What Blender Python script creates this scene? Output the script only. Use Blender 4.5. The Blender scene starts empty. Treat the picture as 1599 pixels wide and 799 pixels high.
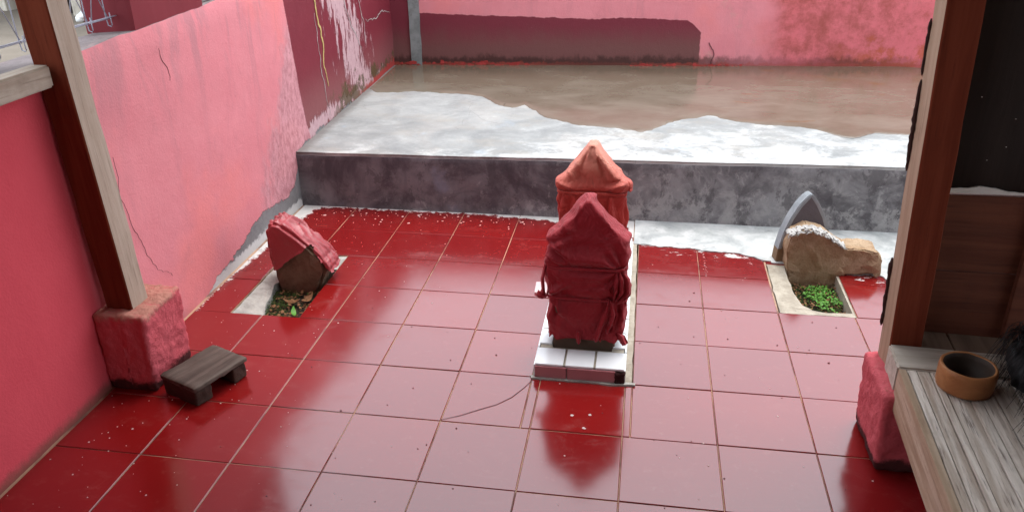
import bpy, bmesh, math, random
from mathutils import Vector, Matrix, noise
R = math.radians
rnd = random.Random(7)
sc = bpy.context.scene
COL = sc.collection

# ------------------------------------------------------------------ camera
cam_d = bpy.data.cameras.new('camera')
cam = bpy.data.objects.new('camera', cam_d)
COL.objects.link(cam)
rot = Matrix(((0.98751317, 0.15698982, -0.01311227),
              (0.05539354, -0.42394615, -0.90399182),
              (-0.14747641, 0.8919775, -0.42734863)))   # rows: image right, image down, view
m = Matrix.Identity(4)
for k in range(3):
    m[k][0] = rot[0][k]; m[k][1] = -rot[1][k]; m[k][2] = -rot[2][k]
m[0][3], m[1][3], m[2][3] = 0.3058, -1.8544, 1.6529
cam.matrix_world = m
cam_d.sensor_fit = 'HORIZONTAL'
cam_d.sensor_width = 36.0
cam_d.lens = 36.0 * 1275.88 / 1599.0
cam_d.clip_start = 0.02
cam_d.clip_end = 3000
sc.camera = cam

# ------------------------------------------------------------------ sky, sun, exposure
SUN_EL, SUN_AZ = R(74), R(25)          # azimuth from +Y towards +X
world = bpy.data.worlds.new("World")
sc.world = world
world.use_nodes = True
wn = world.node_tree
wn.nodes.clear()
sky = wn.nodes.new('ShaderNodeTexSky')
sky.sky_type = 'NISHITA'
sky.sun_disc = False
sky.sun_elevation = SUN_EL
sky.sun_rotation = SUN_AZ
sky.dust_density = 4.0
sky.air_density = 1.0
hsv = wn.nodes.new('ShaderNodeHueSaturation')
hsv.inputs['Saturation'].default_value = 0.36
bg = wn.nodes.new('ShaderNodeBackground')
bg.inputs['Strength'].default_value = 0.15
wo = wn.nodes.new('ShaderNodeOutputWorld')
wn.links.new(sky.outputs[0], hsv.inputs['Color'])
veil = wn.nodes.new('ShaderNodeMix')
veil.data_type = 'RGBA'
veil.inputs[0].default_value = 0.45
veil.inputs[7].default_value = (9.0, 10.1, 11.0, 1.0)      # even cloud cover over the clear-sky model
wn.links.new(hsv.outputs[0], veil.inputs[6])
wn.links.new(veil.outputs[2], bg.inputs[0])
wn.links.new(bg.outputs[0], wo.inputs[0])
sun_d = bpy.data.lights.new('sun', 'SUN')
sun_d.energy = 0.5
sun_d.angle = R(25)
sun_d.color = (1.0, 0.97, 0.92)
sun = bpy.data.objects.new('sun', sun_d)
COL.objects.link(sun)
sdir = Vector((math.sin(SUN_AZ) * math.cos(SUN_EL), math.cos(SUN_AZ) * math.cos(SUN_EL), math.sin(SUN_EL)))
sun.rotation_euler = sdir.to_track_quat('Z', 'Y').to_euler()
sc.view_settings.view_transform = 'Standard'
sc.view_settings.look = 'None'
sc.view_settings.gamma = 1.0
sc.view_settings.exposure = 1.35
sc.cycles.max_bounces = 10
sc.cycles.diffuse_bounces = 6
sc.cycles.glossy_bounces = 4
sc.cycles.use_denoising = True

# ------------------------------------------------------------------ object helpers
def link(o):
    COL.objects.link(o)
    return o

def tag(o, label=None, cat=None, group=None, kind=None):
    if label: o['label'] = label
    if cat: o['category'] = cat
    if group: o['group'] = group
    if kind: o['kind'] = kind
    return o

def thing(name, label, cat, loc=(0, 0, 0), rz=0.0, group=None):
    o = link(bpy.data.objects.new(name, None))
    o.location = loc
    o.rotation_euler = (0, 0, rz)
    o.empty_display_size = 0.1
    return tag(o, label, cat, group)

def mesh(name, v, f, mat=None, smooth=False):
    me = bpy.data.meshes.new(name)
    me.from_pydata([tuple(p) for p in v], [], f)
    me.update()
    if mat: me.materials.append(mat)
    if smooth:
        for p in me.polygons: p.use_smooth = True
    return me

def obj(name, me, parent=None, loc=(0, 0, 0), rot=(0, 0, 0)):
    o = link(bpy.data.objects.new(name, me))
    o.parent = parent
    o.location = loc
    o.rotation_euler = rot
    return o

class Geo:
    """collects boxes, tubes and prisms in one vertex/face list"""
    def __init__(s): s.v, s.f = [], []
    def add(s, v, f):
        b = len(s.v); s.v += [Vector(p) for p in v]; s.f += [[i + b for i in q] for q in f]; return s
    def box(s, x0, x1, y0, y1, z0, z1, bev=0.0):
        if bev <= 0:
            v = [(x, y, z) for z in (z0, z1) for y in (y0, y1) for x in (x0, x1)]
            return s.add(v, [[0, 2, 3, 1], [4, 5, 7, 6], [0, 1, 5, 4], [2, 6, 7, 3], [0, 4, 6, 2], [1, 3, 7, 5]])
        bm = bmesh.new()
        bmesh.ops.create_cube(bm, size=1.0)
        for q in bm.verts:
            q.co = Vector(((x0 + x1) / 2 + q.co.x * (x1 - x0), (y0 + y1) / 2 + q.co.y * (y1 - y0), (z0 + z1) / 2 + q.co.z * (z1 - z0)))
        bmesh.ops.bevel(bm, geom=list(bm.edges), offset=bev, segments=2, affect='EDGES')
        bm.verts.index_update()
        s.add([q.co.copy() for q in bm.verts], [[q.index for q in f.verts] for f in bm.faces])
        bm.free()
        return s
    def prism(s, pts, y0, y1):
        """outline in XZ extruded along Y"""
        n = len(pts)
        v = [(p[0], y0, p[1]) for p in pts] + [(p[0], y1, p[1]) for p in pts]
        f = [list(range(n)), list(range(2 * n - 1, n - 1, -1))]
        f += [[i, i + n, (i + 1) % n + n, (i + 1) % n] for i in range(n)]
        return s.add(v, f)
    def tube(s, pts, r, n=6, flat=1.0):
        pts = [Vector(p) for p in pts]
        rings = []
        for i, p in enumerate(pts):
            t = (pts[min(i + 1, len(pts) - 1)] - pts[max(i - 1, 0)]).normalized()
            a = Vector((0, 0, 1)) if abs(t.z) < 0.9 else Vector((1, 0, 0))
            u = t.cross(a).normalized(); w = t.cross(u).normalized()
            rr = r[i] if isinstance(r, (list, tuple)) else r
            rings.append([p + rr * (math.cos(2 * math.pi * k / n) * u * flat + math.sin(2 * math.pi * k / n) * w) for k in range(n)])
        v = [q for g in rings for q in g]
        f = []
        for i in range(len(pts) - 1):
            for k in range(n):
                f.append([i * n + k, i * n + (k + 1) % n, (i + 1) * n + (k + 1) % n, (i + 1) * n + k])
        f.append(list(range(n - 1, -1, -1)))
        b = (len(pts) - 1) * n
        f.append([b + k for k in range(n)])
        return s.add(v, f)
    def ribbon(s, pts, widths, nrm, th=0.0006):
        """thin band lying on a surface with normal nrm"""
        pts = [Vector(p) for p in pts]; nrm = Vector(nrm)
        v = []
        for i, p in enumerate(pts):
            t = (pts[min(i + 1, len(pts) - 1)] - pts[max(i - 1, 0)]).normalized()
            u = t.cross(nrm).normalized() * widths[i] * 0.5
            v += [p + u, p - u, p + u + nrm * th, p - u + nrm * th]
        f = []
        for i in range(len(pts) - 1):
            a, b = 4 * i, 4 * i + 4
            f += [[a + 2, a + 3, b + 3, b + 2], [a, a + 2, b + 2, b], [a + 3, a + 1, b + 1, b + 3]]
        return s.add(v, f)
    def sheet(s, pts, z0, z1):
        n = len(pts)
        v = [(p[0], p[1], z0 if len(p) < 3 else p[2] - (z1 - z0)) for p in pts] + [(p[0], p[1], z1 if len(p) < 3 else p[2]) for p in pts]
        return s.add(v, [list(range(n, 2 * n))] + [[i, (i + 1) % n, (i + 1) % n + n, i + n] for i in range(n)])
    def build(s, name, mat, parent=None, loc=(0, 0, 0), rot=(0, 0, 0), smooth=False):
        me = mesh(name, s.v, s.f, mat, smooth)
        bm = bmesh.new(); bm.from_mesh(me)
        bmesh.ops.recalc_face_normals(bm, faces=bm.faces)
        bm.to_mesh(me); bm.free()
        return obj(name, me, parent, loc, rot)

def fbm(p, o=4):
    return noise.fractal(Vector(p), 1.0, 2.0, o)

def rough_block(dx, dy, dz, cuts, amp, freq, seed, round_=0.02, shape=None):
    """lumpy box standing on z=0: subdivided, rounded, displaced"""
    bm = bmesh.new()
    bmesh.ops.create_cube(bm, size=1.0)
    bmesh.ops.subdivide_edges(bm, edges=list(bm.edges), cuts=cuts, use_grid_fill=True)
    h = Vector((dx, dy, dz)) * 0.5
    for q in bm.verts:
        p = Vector((q.co.x * dx, q.co.y * dy, q.co.z * dz))
        c = Vector([max(-h[i] + round_, min(h[i] - round_, p[i])) for i in range(3)])
        d = p - c
        n = d.normalized() if d.length > 1e-6 else Vector((0, 0, 0))
        if d.length > 1e-6: p = c + n * round_
        p.z += h.z
        k = fbm((p.x * freq + seed, p.y * freq, p.z * freq))
        p += n * k * amp
        if shape: p = shape(p)
        q.co = p
    bm.verts.index_update()
    v = [q.co.copy() for q in bm.verts]; f = [[q.index for q in g.verts] for g in bm.faces]
    bm.free()
    return v, f

# ------------------------------------------------------------------ material helpers
class Mat:
    def __init__(s, name):
        s.m = bpy.data.materials.new(name); s.m.use_nodes = True
        s.t = s.m.node_tree; s.t.nodes.clear()
        s.out = s.t.nodes.new('ShaderNodeOutputMaterial')
        s.b = s.t.nodes.new('ShaderNodeBsdfPrincipled')
        s.t.links.new(s.b.outputs[0], s.out.inputs[0])
        s.geo = s.t.nodes.new('ShaderNodeNewGeometry')
        s.tc = s.t.nodes.new('ShaderNodeTexCoord')
        s.P = s.geo.outputs['Position']; s.O = s.tc.outputs['Object']
    def put(s, sock, v):
        if hasattr(v, 'is_output') or isinstance(v, bpy.types.NodeSocket): s.t.links.new(v, sock)
        else:
            if sock.type == 'RGBA' and len(v) == 3: v = (*v, 1.0)
            sock.default_value = v
    def xyz(s, vec):
        n = s.t.nodes.new('ShaderNodeSeparateXYZ'); s.put(n.inputs[0], vec); return n.outputs
    def vec(s, x, y, z):
        n = s.t.nodes.new('ShaderNodeCombineXYZ')
        for i, k in enumerate((x, y, z)): s.put(n.inputs[i], k)
        return n.outputs[0]
    def scale(s, vec, sc_, loc=(0, 0, 0), rot=(0, 0, 0)):
        n = s.t.nodes.new('ShaderNodeMapping'); s.put(n.inputs[0], vec)
        n.inputs['Scale'].default_value = sc_; n.inputs['Location'].default_value = loc; n.inputs['Rotation'].default_value = rot
        return n.outputs[0]
    def noise(s, vec, scale=5, detail=5, rough=0.6, dist=0.0):
        n = s.t.nodes.new('ShaderNodeTexNoise'); s.put(n.inputs['Vector'], vec)
        n.inputs['Scale'].default_value = scale; n.inputs['Detail'].default_value = detail
        n.inputs['Roughness'].default_value = rough; n.inputs['Distortion'].default_value = dist
        return n.outputs['Fac']
    def voro(s, vec, scale=5, feat='F1', rnd_=1.0):
        n = s.t.nodes.new('ShaderNodeTexVoronoi'); s.put(n.inputs['Vector'], vec); n.feature = feat
        n.inputs['Scale'].default_value = scale; n.inputs['Randomness'].default_value = rnd_
        return n.outputs['Distance']
    def math(s, op, a, b=0.0, c=0.0, clamp=False):
        n = s.t.nodes.new('ShaderNodeMath'); n.operation = op; n.use_clamp = clamp
        s.put(n.inputs[0], a); s.put(n.inputs[1], b)
        if len(n.inputs) > 2: s.put(n.inputs[2], c)
        return n.outputs[0]
    def step(s, v, lo, hi):
        """smooth 0..1 from lo to hi (lo may exceed hi)"""
        n = s.t.nodes.new('ShaderNodeMapRange'); n.interpolation_type = 'SMOOTHSTEP'
        s.put(n.inputs[0], v)
        if lo < hi: a = (lo, hi, 0.0, 1.0)
        else: a = (hi, lo, 1.0, 0.0)
        for i, k in enumerate(a): n.inputs[1 + i].default_value = k
        return n.outputs[0]
    def curve(s, v, pts):
        """piecewise linear function of v through pts [(x, y)...]"""
        n = s.t.nodes.new('ShaderNodeFloatCurve')
        xs = [p[0] for p in pts]; ys = [p[1] for p in pts]
        x0, x1, y0, y1 = min(xs), max(xs), min(ys), max(ys)
        if y1 - y0 < 1e-6: y1 = y0 + 1
        mr = s.t.nodes.new('ShaderNodeMapRange'); mr.clamp = True
        s.put(mr.inputs[0], v); mr.inputs[1].default_value = x0; mr.inputs[2].default_value = x1
        c = n.mapping.curves[0]
        while len(c.points) > 2: c.points.remove(c.points[1])
        q = [((x - x0) / (x1 - x0), (y - y0) / (y1 - y0)) for x, y in pts]
        c.points[0].location = q[0]; c.points[1].location = q[-1]
        for p in q[1:-1]: c.points.new(*p)
        for p in c.points: p.handle_type = 'VECTOR'
        n.mapping.update()
        s.t.links.new(mr.outputs[0], n.inputs['Value'])
        return s.math('MULTIPLY_ADD', n.outputs[0], y1 - y0, y0)
    def mix(s, f, a, b, mode='MIX'):
        n = s.t.nodes.new('ShaderNodeMix'); n.data_type = 'RGBA'; n.blend_type = mode
        s.put(n.inputs[0], f); s.put(n.inputs[6], a); s.put(n.inputs[7], b)
        return n.outputs[2]
    def ramp(s, f, stops):
        n = s.t.nodes.new('ShaderNodeValToRGB'); s.put(n.inputs[0], f)
        e = n.color_ramp.elements
        while len(e) < len(stops): e.new(0.5)
        for q, (p, c) in zip(e, stops): q.position = p; q.color = (*c, 1.0)
        return n.outputs[0]
    def mul(s, a, b): return s.math('MULTIPLY', a, b)
    def add(s, a, b): return s.math('ADD', a, b)
    def sub(s, a, b): return s.math('SUBTRACT', a, b)
    def mx(s, a, b): return s.math('MAXIMUM', a, b)
    def bump(s, h, dist=0.003, strength=1.0):
        n = s.t.nodes.new('ShaderNodeBump'); n.inputs['Distance'].default_value = dist; n.inputs['Strength'].default_value = strength
        s.put(n.inputs['Height'], h); s.t.links.new(n.outputs[0], s.b.inputs['Normal'])
    def set(s, color=None, rough=None, spec=None, **kw):
        if color is not None: s.put(s.b.inputs['Base Color'], color)
        if rough is not None: s.put(s.b.inputs['Roughness'], rough)
        if spec is not None: s.put(s.b.inputs['Specular IOR Level'], spec)
        for k, v in kw.items(): s.put(s.b.inputs[k.replace('_', ' ')], v)
        return s.m

def objrand(M):
    n = M.t.nodes.new('ShaderNodeObjectInfo'); return n.outputs['Random']

# ---- red glazed floor tile, with cement smears where the work stopped
def mat_tile():
    M = Mat('red_tile')
    x, y, z = M.xyz(M.P)
    n1 = M.noise(M.P, 3, 5, 0.6); n2 = M.noise(M.P, 22, 6, 0.7); n3 = M.noise(M.P, 90, 4, 0.7)
    base = M.mix(n1, (0.180, 0.0056, 0.0056), (0.230, 0.0092, 0.0085))
    base = M.mix(M.mul(objrand(M), 0.45), base, (0.135, 0.0036, 0.0055))
    smudge = M.noise(M.scale(M.P, (1.0, 1.7, 1), rot=(0, 0, 0.7)), 6.5, 7, 0.72, 0.6)
    dust = M.add(M.mul(M.step(n2, 0.55, 0.8), 0.14), M.mul(M.step(smudge, 0.52, 0.74), 0.07))
    base = M.mix(dust, base, (0.42, 0.16, 0.13))
    # cement smears: left wall foot, platform foot, edge of the screed
    wall_w = M.curve(y, [(-0.5, -0.03), (0.7, -0.015), (0.9, 0.008), (1.2, 0.02), (1.6, 0.045), (1.9, 0.07), (2.1, 0.12)])
    d1 = M.sub(M.add(wall_w, M.mul(M.sub(n2, 0.5), 0.16)), M.add(x, 1.51))
    d1 = M.add(d1, M.mul(M.sub(n3, 0.5), 0.03))
    foot = M.curve(x, [(-1.5, 0.012), (-0.5, 0.014), (-0.25, 0.035), (-0.05, 0.075), (0.3, 0.09)])
    d2 = M.add(M.sub(M.add(foot, M.mul(M.sub(n2, 0.5), 0.14)), M.sub(2.095, y)), M.mul(M.sub(n3, 0.5), 0.03))
    edge = M.curve(x, [(0.25, 1.80), (0.63, 1.745), (0.92, 1.69), (1.22, 1.616), (1.5, 1.52)])
    st = M.noise(M.scale(M.P, (1, 2.6, 1), rot=(0, 0, 0.5)), 9, 6, 0.75)
    d3 = M.add(M.sub(y, edge), M.mul(M.sub(st, 0.56), 0.75))
    d3 = M.mx(M.math('MINIMUM', d3, M.sub(x, 0.27)), M.math('MINIMUM', M.sub(M.add(-0.002, M.mul(M.sub(n3, 0.5), 0.05)), M.math('ABSOLUTE', M.sub(x, 0.63))), M.sub(y, 1.50)))
    sm = M.mx(M.step(d1, -0.002, 0.004), M.mx(M.step(d2, -0.002, 0.004), M.step(d3, -0.003, 0.006)))
    cem = M.mix(M.noise(M.P, 14, 4, 0.6), (0.42, 0.40, 0.38), (0.72, 0.69, 0.66))
    base = M.mix(sm, base, cem)
    rough = M.add(M.add(0.11, M.mul(n2, 0.06)), M.mul(sm, 0.6))
    rough = M.add(rough, M.add(M.mul(M.step(n1, 0.5, 0.75), 0.05), M.mul(M.step(smudge, 0.5, 0.72), 0.09)))
    M.bump(M.add(M.mul(M.noise(M.P, 9, 2, 0.5), 0.25), M.mul(sm, 0.8)), 0.0012, 0.5)
    return M.set(base, rough, M.sub(0.85, M.mul(sm, 0.6)), IOR=1.58)

def mat_grout():
    M = Mat('grout')
    n = M.noise(M.P, 4, 4, 0.6)
    c = M.mix(M.step(n, 0.45, 0.62), (0.42, 0.26, 0.17), (0.17, 0.09, 0.07))
    return M.set(c, 0.9)

def mat_pinkwall(name='pink_plaster', back=False):
    M = Mat(name)
    P = M.O if back else M.P
    x, y, z = M.xyz(P)
    a = x if back else y            # distance along the wall
    along = M.vec(a, 0.0, z)
    n0 = M.noise(along, 1.6, 4, 0.55); n1 = M.noise(along, 5, 6, 0.65); n2 = M.noise(along, 26, 6, 0.7); n3 = M.noise(along, 110, 4, 0.65)
    streak = M.noise(M.scale(along, (4.5, 1, 1.0)), 1.5, 7, 0.68, 0.9)
    base = M.mix(n1, (0.64, 0.185, 0.215), (0.74, 0.275, 0.30))
    base = M.mix(M.mul(M.step(n0, 0.50, 0.68), 0.6), base, (0.78, 0.215, 0.205))
    base = M.mix(M.mul(M.mul(M.step(streak, 0.48, 0.70), M.step(n0, 0.62, 0.42)), 0.42), base, (0.48, 0.19, 0.215))
    grime = M.noise(M.scale(along, (1.0, 1, 0.7)), 3.4, 8, 0.72, 0.5)
    base = M.mix(M.mul(M.step(grime, 0.54, 0.74), 0.32), base, (0.44, 0.165, 0.185))
    base = M.mix(M.mul(M.step(n2, 0.60, 0.78), 0.35), base, (0.46, 0.09, 0.10))
    h = M.add(M.mul(n2, 0.5), M.mul(n3, 0.35))
    if not back:
        # weathered mauve area beside the maroon panel
        ge = M.curve(z, [(0.05, 1.62), (0.2, 1.66), (0.33, 1.72), (0.5, 1.86), (0.68, 1.98), (0.85, 2.08), (1.0, 2.17), (1.15, 2.25)])
        gd_ = M.add(M.sub(a, ge), M.mul(M.sub(M.noise(M.scale(along, (1, 1, 0.55)), 6, 8, 0.72), 0.5), 0.75))
        g = M.step(gd_, -0.05, 0.12)
        mottle = M.noise(M.scale(along, (1.3, 1, 0.7)), 24, 7, 0.75)
        base = M.mix(M.mul(g, 0.72), base, M.mix(M.step(mottle, 0.36, 0.62), (0.36, 0.165, 0.185), (0.62, 0.33, 0.36)))
        spk = M.mul(M.mul(M.step(M.noise(M.scale(along, (1, 1, 0.6)), 48, 6, 0.75), 0.60, 0.66), M.add(0.12, M.mul(g, 0.55))), 1.0)
        base = M.mix(spk, base, (0.20, 0.07, 0.08))
        bounce_red = M.step(M.add(a, M.mul(M.sub(n1, 0.5), 0.04)), 0.44, 0.34)   # redder near stretch: red floor bounce put into the colour
        base = M.mix(bounce_red, base, M.mix(n1, (0.62, 0.060, 0.085), (0.70, 0.090, 0.115)))
        # rain stains below the top
        tp = M.mul(M.mul(M.step(z, 0.75, 1.15), M.step(streak, 0.48, 0.62)), M.sub(1.0, bounce_red))
        base = M.mix(M.mul(tp, 0.35), base, (0.38, 0.20, 0.22))
        # dark paint pits
        pit = M.mul(M.step(M.noise(M.scale(along, (30, 1, 22)), 1.0, 3, 0.7), 0.72, 0.78), 0.7)
        base = M.mix(pit, base, (0.25, 0.035, 0.045))
        # maroon panel
        edge = M.curve(z, [(0.25, 2.34), (0.4, 2.285), (0.57, 2.25), (0.85, 2.21), (1.1, 2.178), (1.45, 2.15)])
        d = M.add(M.sub(a, edge), M.mul(M.sub(n3, 0.5), 0.02))
        pn = M.step(d, -0.004, 0.004)
        mar = M.mix(n1, (0.16, 0.014, 0.026), (0.22, 0.025, 0.040))
        mar = M.mix(M.mul(M.step(z, 0.72, 0.42), 0.7), mar, (0.26, 0.095, 0.095))
        # flaked paint: pale streaks
        fl = M.noise(M.scale(along, (18, 1, 4.2)), 1.0, 9, 0.76)
        band = M.sub(1.0, M.math('MULTIPLY', M.math('ABSOLUTE', M.sub(a, M.curve(z, [(0.3, 3.25), (0.7, 3.15), (1.05, 2.86), (1.3, 2.7)]))), 2.1))
        band = M.mx(band, M.sub(1.1, M.mul(M.math('ABSOLUTE', M.sub(z, M.curve(a, [(2.2, 0.33), (2.6, 0.36), (3.9, 0.36)]))), 11.0)))
        fm = M.mul(pn, M.step(M.add(fl, M.mul(M.mx(band, -0.4), 0.26)), 0.66, 0.69))
        mar = M.mix(fm, mar, M.mix(n2, (0.42, 0.22, 0.24), (0.66, 0.46, 0.48)))
        moss = M.mul(M.step(M.add(M.noise(along, 7, 6, 0.7), M.mul(M.step(z, 0.62, 0.36), 0.26)), 0.68, 0.76), M.step(a, 2.55, 2.9))
        mar = M.mix(M.mul(moss, 0.85), mar, (0.085, 0.062, 0.022))
        redf = M.mul(M.step(M.add(M.sub(M.curve(a, [(2.4, 0.3), (3.2, 0.36), (3.97, 0.42)]), z), M.mul(M.sub(n2, 0.5), 0.18)), -0.01, 0.02), M.step(a, 3.0, 3.5))
        mar = M.mix(redf, mar, (0.42, 0.05, 0.045))
        base = M.mix(pn, base, mar)
        # grey cement repair along the foot of the wall
        top = M.curve(a, [(0.85, -0.08), (1.06, 0.01), (1.29, 0.065), (1.5, 0.135), (1.7, 0.125), (1.9, 0.11), (2.04, 0.135), (2.1, 0.22), (2.2, 0.30), (2.6, 0.33)])
        dd = M.add(M.add(M.sub(top, z), M.mul(M.sub(n1, 0.5), 0.15)), M.mul(M.sub(n2, 0.5), 0.07))
        dd = M.add(dd, M.mul(M.sub(n3, 0.5), 0.02))
        cm = M.mul(M.step(dd, -0.003, 0.004), M.step(a, 0.8, 1.0))
        cem = M.mix(M.add(M.mul(n1, 0.5), M.mul(n2, 0.5)), (0.06, 0.055, 0.058), (0.36, 0.35, 0.35))
        cem = M.mix(M.step(M.sub(M.mul(n2, 0.09), z), -0.005, 0.01), cem, (0.55, 0.53, 0.52))
        base = M.mix(cm, base, cem)
        h = M.add(h, M.mul(cm, -0.9))
        h = M.add(h, M.mul(fm, -0.4))
        # brown line where the near wall meets the floor
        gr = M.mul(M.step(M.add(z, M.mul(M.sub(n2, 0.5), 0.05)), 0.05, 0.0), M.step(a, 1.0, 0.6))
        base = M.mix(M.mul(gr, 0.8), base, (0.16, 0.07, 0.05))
        rough = M.sub(0.85, M.mul(pn, 0.2))
    else:
        # brown algae towards the right end
        al = M.noise(along, 6.5, 8, 0.75)
        reg = M.mul(M.step(M.add(a, M.mul(M.sub(n0, 0.5), 0.5)), 2.58, 2.85), 1.0)
        am = M.mul(M.step(M.add(al, M.mul(M.step(M.math('ABSOLUTE', M.sub(a, 3.05)), 0.8, 0.1), 0.10)), 0.44, 0.76), reg)
        base = M.mix(M.mul(reg, 0.45), base, (0.62, 0.06, 0.075))
        base = M.mix(M.mul(am, 0.75), base, (0.25, 0.055, 0.035))
        ora = M.mul(M.step(M.add(al, M.mul(M.step(z, 0.7, 0.3), 0.22)), 0.58, 0.72), M.step(a, 3.0, 3.5))
        base = M.mix(M.mul(ora, 0.75), base, (0.48, 0.10, 0.045))
        gy = M.mul(M.step(M.add(M.noise(along, 3, 5, 0.6), 0.0), 0.55, 0.66), M.mul(M.step(a, 1.9, 2.3), M.step(a, 2.75, 2.5)))
        base = M.mix(M.mul(gy, 0.7), base, (0.52, 0.27, 0.24))
        # maroon panel painted along the lower left
        top = M.curve(a, [(0.0, 1.6), (0.125, 1.6), (0.13, 0.735), (0.5, 0.722), (0.85, 0.708), (1.4, 0.69), (1.75, 0.70), (2.1, 0.685), (2.14, 0.66), (2.2, 0.60)])
        d = M.add(M.add(M.sub(top, z), M.mul(M.sub(n2, 0.5), 0.03)), M.mul(M.sub(n1, 0.5), 0.035))
        e = M.add(M.sub(2.2, a), M.mul(M.sub(n2, 0.5), 0.03))
        pn = M.mul(M.step(d, -0.003, 0.003), M.step(e, -0.004, 0.004))
        mar = M.mix(n1, (0.155, 0.018, 0.032), (0.20, 0.030, 0.045))
        mar = M.mix(M.mul(M.step(M.add(z, M.mul(M.sub(n1, 0.5), 0.16)), 0.68, 0.46), 0.85), mar, (0.165, 0.070, 0.062))
        chip = M.step(M.noise(along, 40, 3, 0.6), 0.755, 0.775)
        mar = M.mix(M.mul(chip, 0.8), mar, (0.70, 0.32, 0.34))
        base = M.mix(pn, base, mar)
        # foot of the wall: black damp, then flaking red
        k = M.noise(M.scale(along, (14, 1, 8)), 1.0, 6, 0.7)
        blk = M.mul(M.step(M.add(z, M.mul(M.sub(k, 0.5), 0.16)), 0.445, 0.40), M.curve(a, [(0, 0.9), (1.9, 0.9), (2.2, 0.85), (2.55, 0.55), (2.8, 0.35), (3.3, 0.7), (3.7, 0.3)]))
        base = M.mix(M.mul(blk, 0.9), base, (0.045, 0.016, 0.012))
        rd = M.step(M.add(z, M.mul(M.sub(M.noise(M.scale(along, (30, 1, 14)), 1.0, 4, 0.7), 0.5), 0.08)), 0.392, 0.378)
        rdv = M.curve(a, [(0, 0.85), (0.9, 0.8), (1.2, 0.3), (1.6, 0.15), (2.0, 0.6), (2.4, 0.6), (2.8, 0.35), (3.6, 0.5)])
        base = M.mix(M.mul(rd, rdv), base, M.mix(n2, (0.40, 0.045, 0.035), (0.24, 0.06, 0.035)))
        ck = M.mul(M.step(M.noise(M.scale(along, (22, 1, 10)), 1.0, 3, 0.7), 0.715, 0.75), 0.55)
        base = M.mix(ck, base, (0.30, 0.05, 0.05))
        rough = M.sub(0.82, M.mul(pn, 0.15))
    M.bump(h, 0.006, 0.8)
    return M.set(base, rough, 0.3)

def mat_cement_top():
    M = Mat('cement_top')
    x, y, z = M.xyz(M.P)
    n0 = M.noise(M.P, 2.2, 5, 0.6, 0.6); n1 = M.noise(M.scale(M.P, (1, 1.25, 1)), 4.2, 8, 0.66, 0.5); n2 = M.noise(M.P, 30, 6, 0.7)
    c = M.mix(M.step(n1, 0.28, 0.74), (0.200, 0.204, 0.202), (0.335, 0.338, 0.328))
    c = M.mix(M.mul(M.step(n2, 0.5, 0.75), 0.25), c, (0.42, 0.43, 0.43))
    c = M.mix(M.mul(M.step(n0, 0.5, 0.66), 0.35), c, (0.33, 0.305, 0.28))
    pale = M.curve(y, [(2.05, 0.20), (2.16, 0.17), (2.32, 0.05), (2.6, 0.02), (3.2, -0.04)])
    pale = M.add(pale, M.curve(x, [(-1.5, -0.14), (-0.5, -0.08), (0.0, 0.03), (1.5, 0.05)]))
    w = M.step(M.add(M.add(M.mul(n1, 0.75), M.mul(n2, 0.25)), pale), 0.53, 0.74)
    c = M.mix(M.mul(w, 0.8), c, (0.52, 0.52, 0.51))
    blue = M.mul(M.step(M.noise(M.P, 3.1, 4, 0.6), 0.60, 0.70), M.step(y, 2.9, 2.5))
    c = M.mix(M.mul(blue, 0.4), c, (0.30, 0.36, 0.42))
    tan = M.mul(M.step(M.noise(M.scale(M.P, (1, 1.5, 1), loc=(4, 2, 0)), 3.2, 7, 0.7), 0.50, 0.68), 0.45)
    c = M.mix(tan, c, (0.29, 0.262, 0.225))
    fine = M.noise(M.P, 75, 6, 0.8)
    c = M.mix(M.mul(M.step(fine, 0.56, 0.68), 0.35), c, (0.13, 0.13, 0.13))
    cr = M.voro(M.add(0, 0) if False else M.vec(M.add(x, M.mul(n0, 0.3)), M.add(y, M.mul(n1, 0.2)), 0.0), 1.9, 'DISTANCE_TO_EDGE')
    c = M.mix(M.mul(M.step(cr, 0.006, 0.001), M.mul(M.step(n0, 0.45, 0.6), 0.45)), c, (0.16, 0.15, 0.15))
    # dirty rim next to the walls
    c = M.mix(M.mul(M.step(M.add(x, M.mul(n2, 0.06)), -1.40, -1.47), 0.7), c, (0.13, 0.11, 0.10))
    M.bump(M.add(n1, M.mul(n2, 0.5)), 0.004, 0.6)
    return M.set(c, 0.75, 0.3)

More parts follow.
